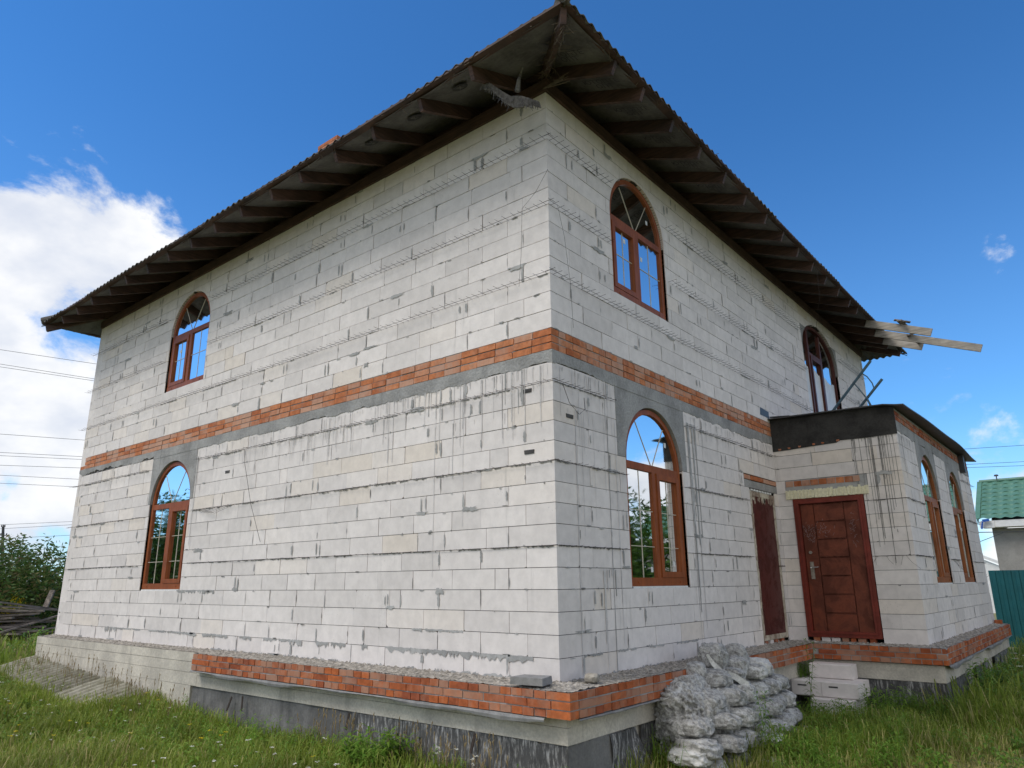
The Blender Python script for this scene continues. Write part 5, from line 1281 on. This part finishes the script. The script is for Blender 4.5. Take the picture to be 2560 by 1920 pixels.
clump('weed_clump', (-1.75, -.62, zg(-1.75, -.62)), 26, .34, (.25, .48), 1, 'lush bright green weed clump in front of the left foundation', 26, .030, .18)
clump('weed_clump', (1.10, 2.35, zg(1.1, 2.35)), 22, .34, (.16, .30), 2, 'bright green weed clump at the foot of the cement sacks', 26, .024, .15)
clump('goldenrod_stem', (1.02, 2.10, zg(1.0, 2.1)), 2, .05, (.60, .68), 3, 'tall leafy weed stem rising in front of the cement sacks', 46, .016, .13)
clump('goldenrod_stem', (.62, 4.70, zg(.6, 4.7)), 2, .04, (.95, 1.1), 4, 'tallest thin weed stem between the sacks and the door steps', 50, .014, .13)
clump('weed_clump', (.26, 5.55, -.46), 20, .10, (.14, .24), 5, 'tuft of fine green horsetail growing on the block steps', 30, .005, .10)
clump('weed_clump', (1.62, 5.3, zg(1.6, 5.3)), 14, .4, (.3, .5), 6, 'rank weeds in front of the porch foundation right of the steps', 24, .018, .18)
clump('weed_clump', (2.7, 7.6, zg(2.7, 7.6)), 34, .7, (.4, .65), 7, 'fresh green weed bank along the porch side wall', 26, .03, .2)
clump('dry_weed', (.55, .85, zg(.5, .8)), 6, .16, (.3, .5), 8, 'drying weed tuft at the torn felt right of the house corner', 14, .008, .14)
# flowers
def flowers():
    mb = MB(); yl = MB(); st = MB(); g = random.Random(5)
    def umbel(m, x, y, h, r, petals):
        z = zg(x, y); st.tube([(x, y, z), (x+g.uniform(-.03, .03), y, z+h)], .0025, 3, cap=False)
        for k in range(petals):
            a = g.uniform(0, 6.28); q = r*math.sqrt(g.random()); c = Vector((x+q*math.cos(a), y+q*math.sin(a), z+h+g.uniform(-.004, .006))); s = g.uniform(.004, .009)
            m.add([c+Vector((-s, -s, 0)), c+Vector((s, -s, .003)), c+Vector((s, s, 0)), c+Vector((-s, s, .003))], [(0, 1, 2, 3)])
    def ok(x, y): return not blocked_mask(np.array([x]), np.array([y]))[0]
    for i in range(95):
        x, y = g.uniform(-8.5, -1.0), g.uniform(-3.0, -.5)
        if ok(x, y) and math.sin(x*1.9)+math.sin(y*3) > -.4: umbel(mb, x, y, g.uniform(.15, .30), g.uniform(.012, .028), 8)
    for i in range(40):
        x, y = g.uniform(-12, -7), g.uniform(-4, -1.5); umbel(mb, x, y, g.uniform(.15, .3), .02, 7)
    for i in range(20): x, y = g.uniform(-7.5, -2.0), g.uniform(-2.8, -.6); umbel(yl, x, y, g.uniform(.2, .34), .02, 8)
    for i in range(14): x, y = g.uniform(2.4, 3.6), g.uniform(6.5, 9.5); umbel(mb, x, y, g.uniform(.5, .65), .05, 16)
    for i in range(12): x, y = g.uniform(-1.3, -.3), g.uniform(-.7, -.35); umbel(mb, x, y, g.uniform(.2, .36), .02, 7)
    tag(mb.build('white_flowers', M['white_fl']), 'scattered white yarrow heads in the grass', 'flowers', kind='stuff')
    tag(yl.build('yellow_flowers', M['yellow']), 'small yellow flower heads in the grass', 'flowers', kind='stuff'); tag(st.build('flower_stalks', M['dead']), 'thin flower stalks in the grass', 'stalks', kind='stuff')
    dd = MB()
    for i in range(230):
        if i < 130: x, y = g.uniform(-11.5, -5.5), g.uniform(-.9, -.3)
        else: x, y = g.uniform(-3.2, -.3), g.uniform(-.6, -.28)
        z = zg(x, y); h = g.uniform(.2, .48); l = Vector((g.uniform(-.06, .06), g.uniform(-.05, .05), h)); p = Vector((x, y, z)); dd.tube([p, p+l*.6, p+l], .002, 3, cap=False)
        for k in range(2): q = p+l*(1-.12*k); dd.tube([q, q+Vector((g.uniform(-.015, .015), 0, .03)), q+Vector((g.uniform(-.02, .02), 0, .05))], [.002, .006, .001], 4, cap=False)
    tag(dd.build('dry_stalks', M['dead']), 'dry seed stalks standing against the pale foundation', 'stalks', kind='stuff')
flowers()

# ------------------------------------------------------------------ lumber heap on the left
def lumber():
    g = random.Random(3); labels = 'weathered grey board in the heap of old timber left of the house'
    cx, cy = -20.6, 2.1; z0 = zg(cx, cy)
    for i in range(34):
        lay_ = i//6; L_ = g.uniform(1.6, 3.0); an = math.atan2(1.0, .35)+g.gauss(0, .22); c = Vector((cx+g.uniform(-.55, .55), cy-.5+g.uniform(-.5, .35)-.05*lay_, z0+.06+.155*lay_+g.uniform(-.02, .03)))
        d = Vector((math.cos(an), math.sin(an), g.gauss(0, .06)))*L_/2; mb = MB(); mb.beam(c-d, c+d, g.uniform(.10, .18), g.uniform(.03, .06), t=g.random())
        tag(mb.build('board', M['old_wood']), labels, 'board', 'boards in the timber heap')
    for a, b, w, h, lab in (((-20.1, 1.0, .55), (-20.6, 2.95, .25), .10, .05, 'dark pole slanting down over the top of the timber heap'), ((-19.9, 1.1, -.38), (-20.1, 2.9, .10), .12, .04, 'long pale board leaning up along the front of the timber heap'),
                            ((-20.6, 2.62, .25), (-20.7, 2.80, .80), .16, .05, 'short grey plank standing upright out of the timber heap'), ((-20.2, 1.0, .42), (-20.4, 3.1, .22), .06, .05, 'thin dark pole lying along the top of the timber heap')):
        mb = MB(); mb.beam(a, b, w, h); tag(mb.build('board', M['old_wood']), lab, 'board')
lumber()
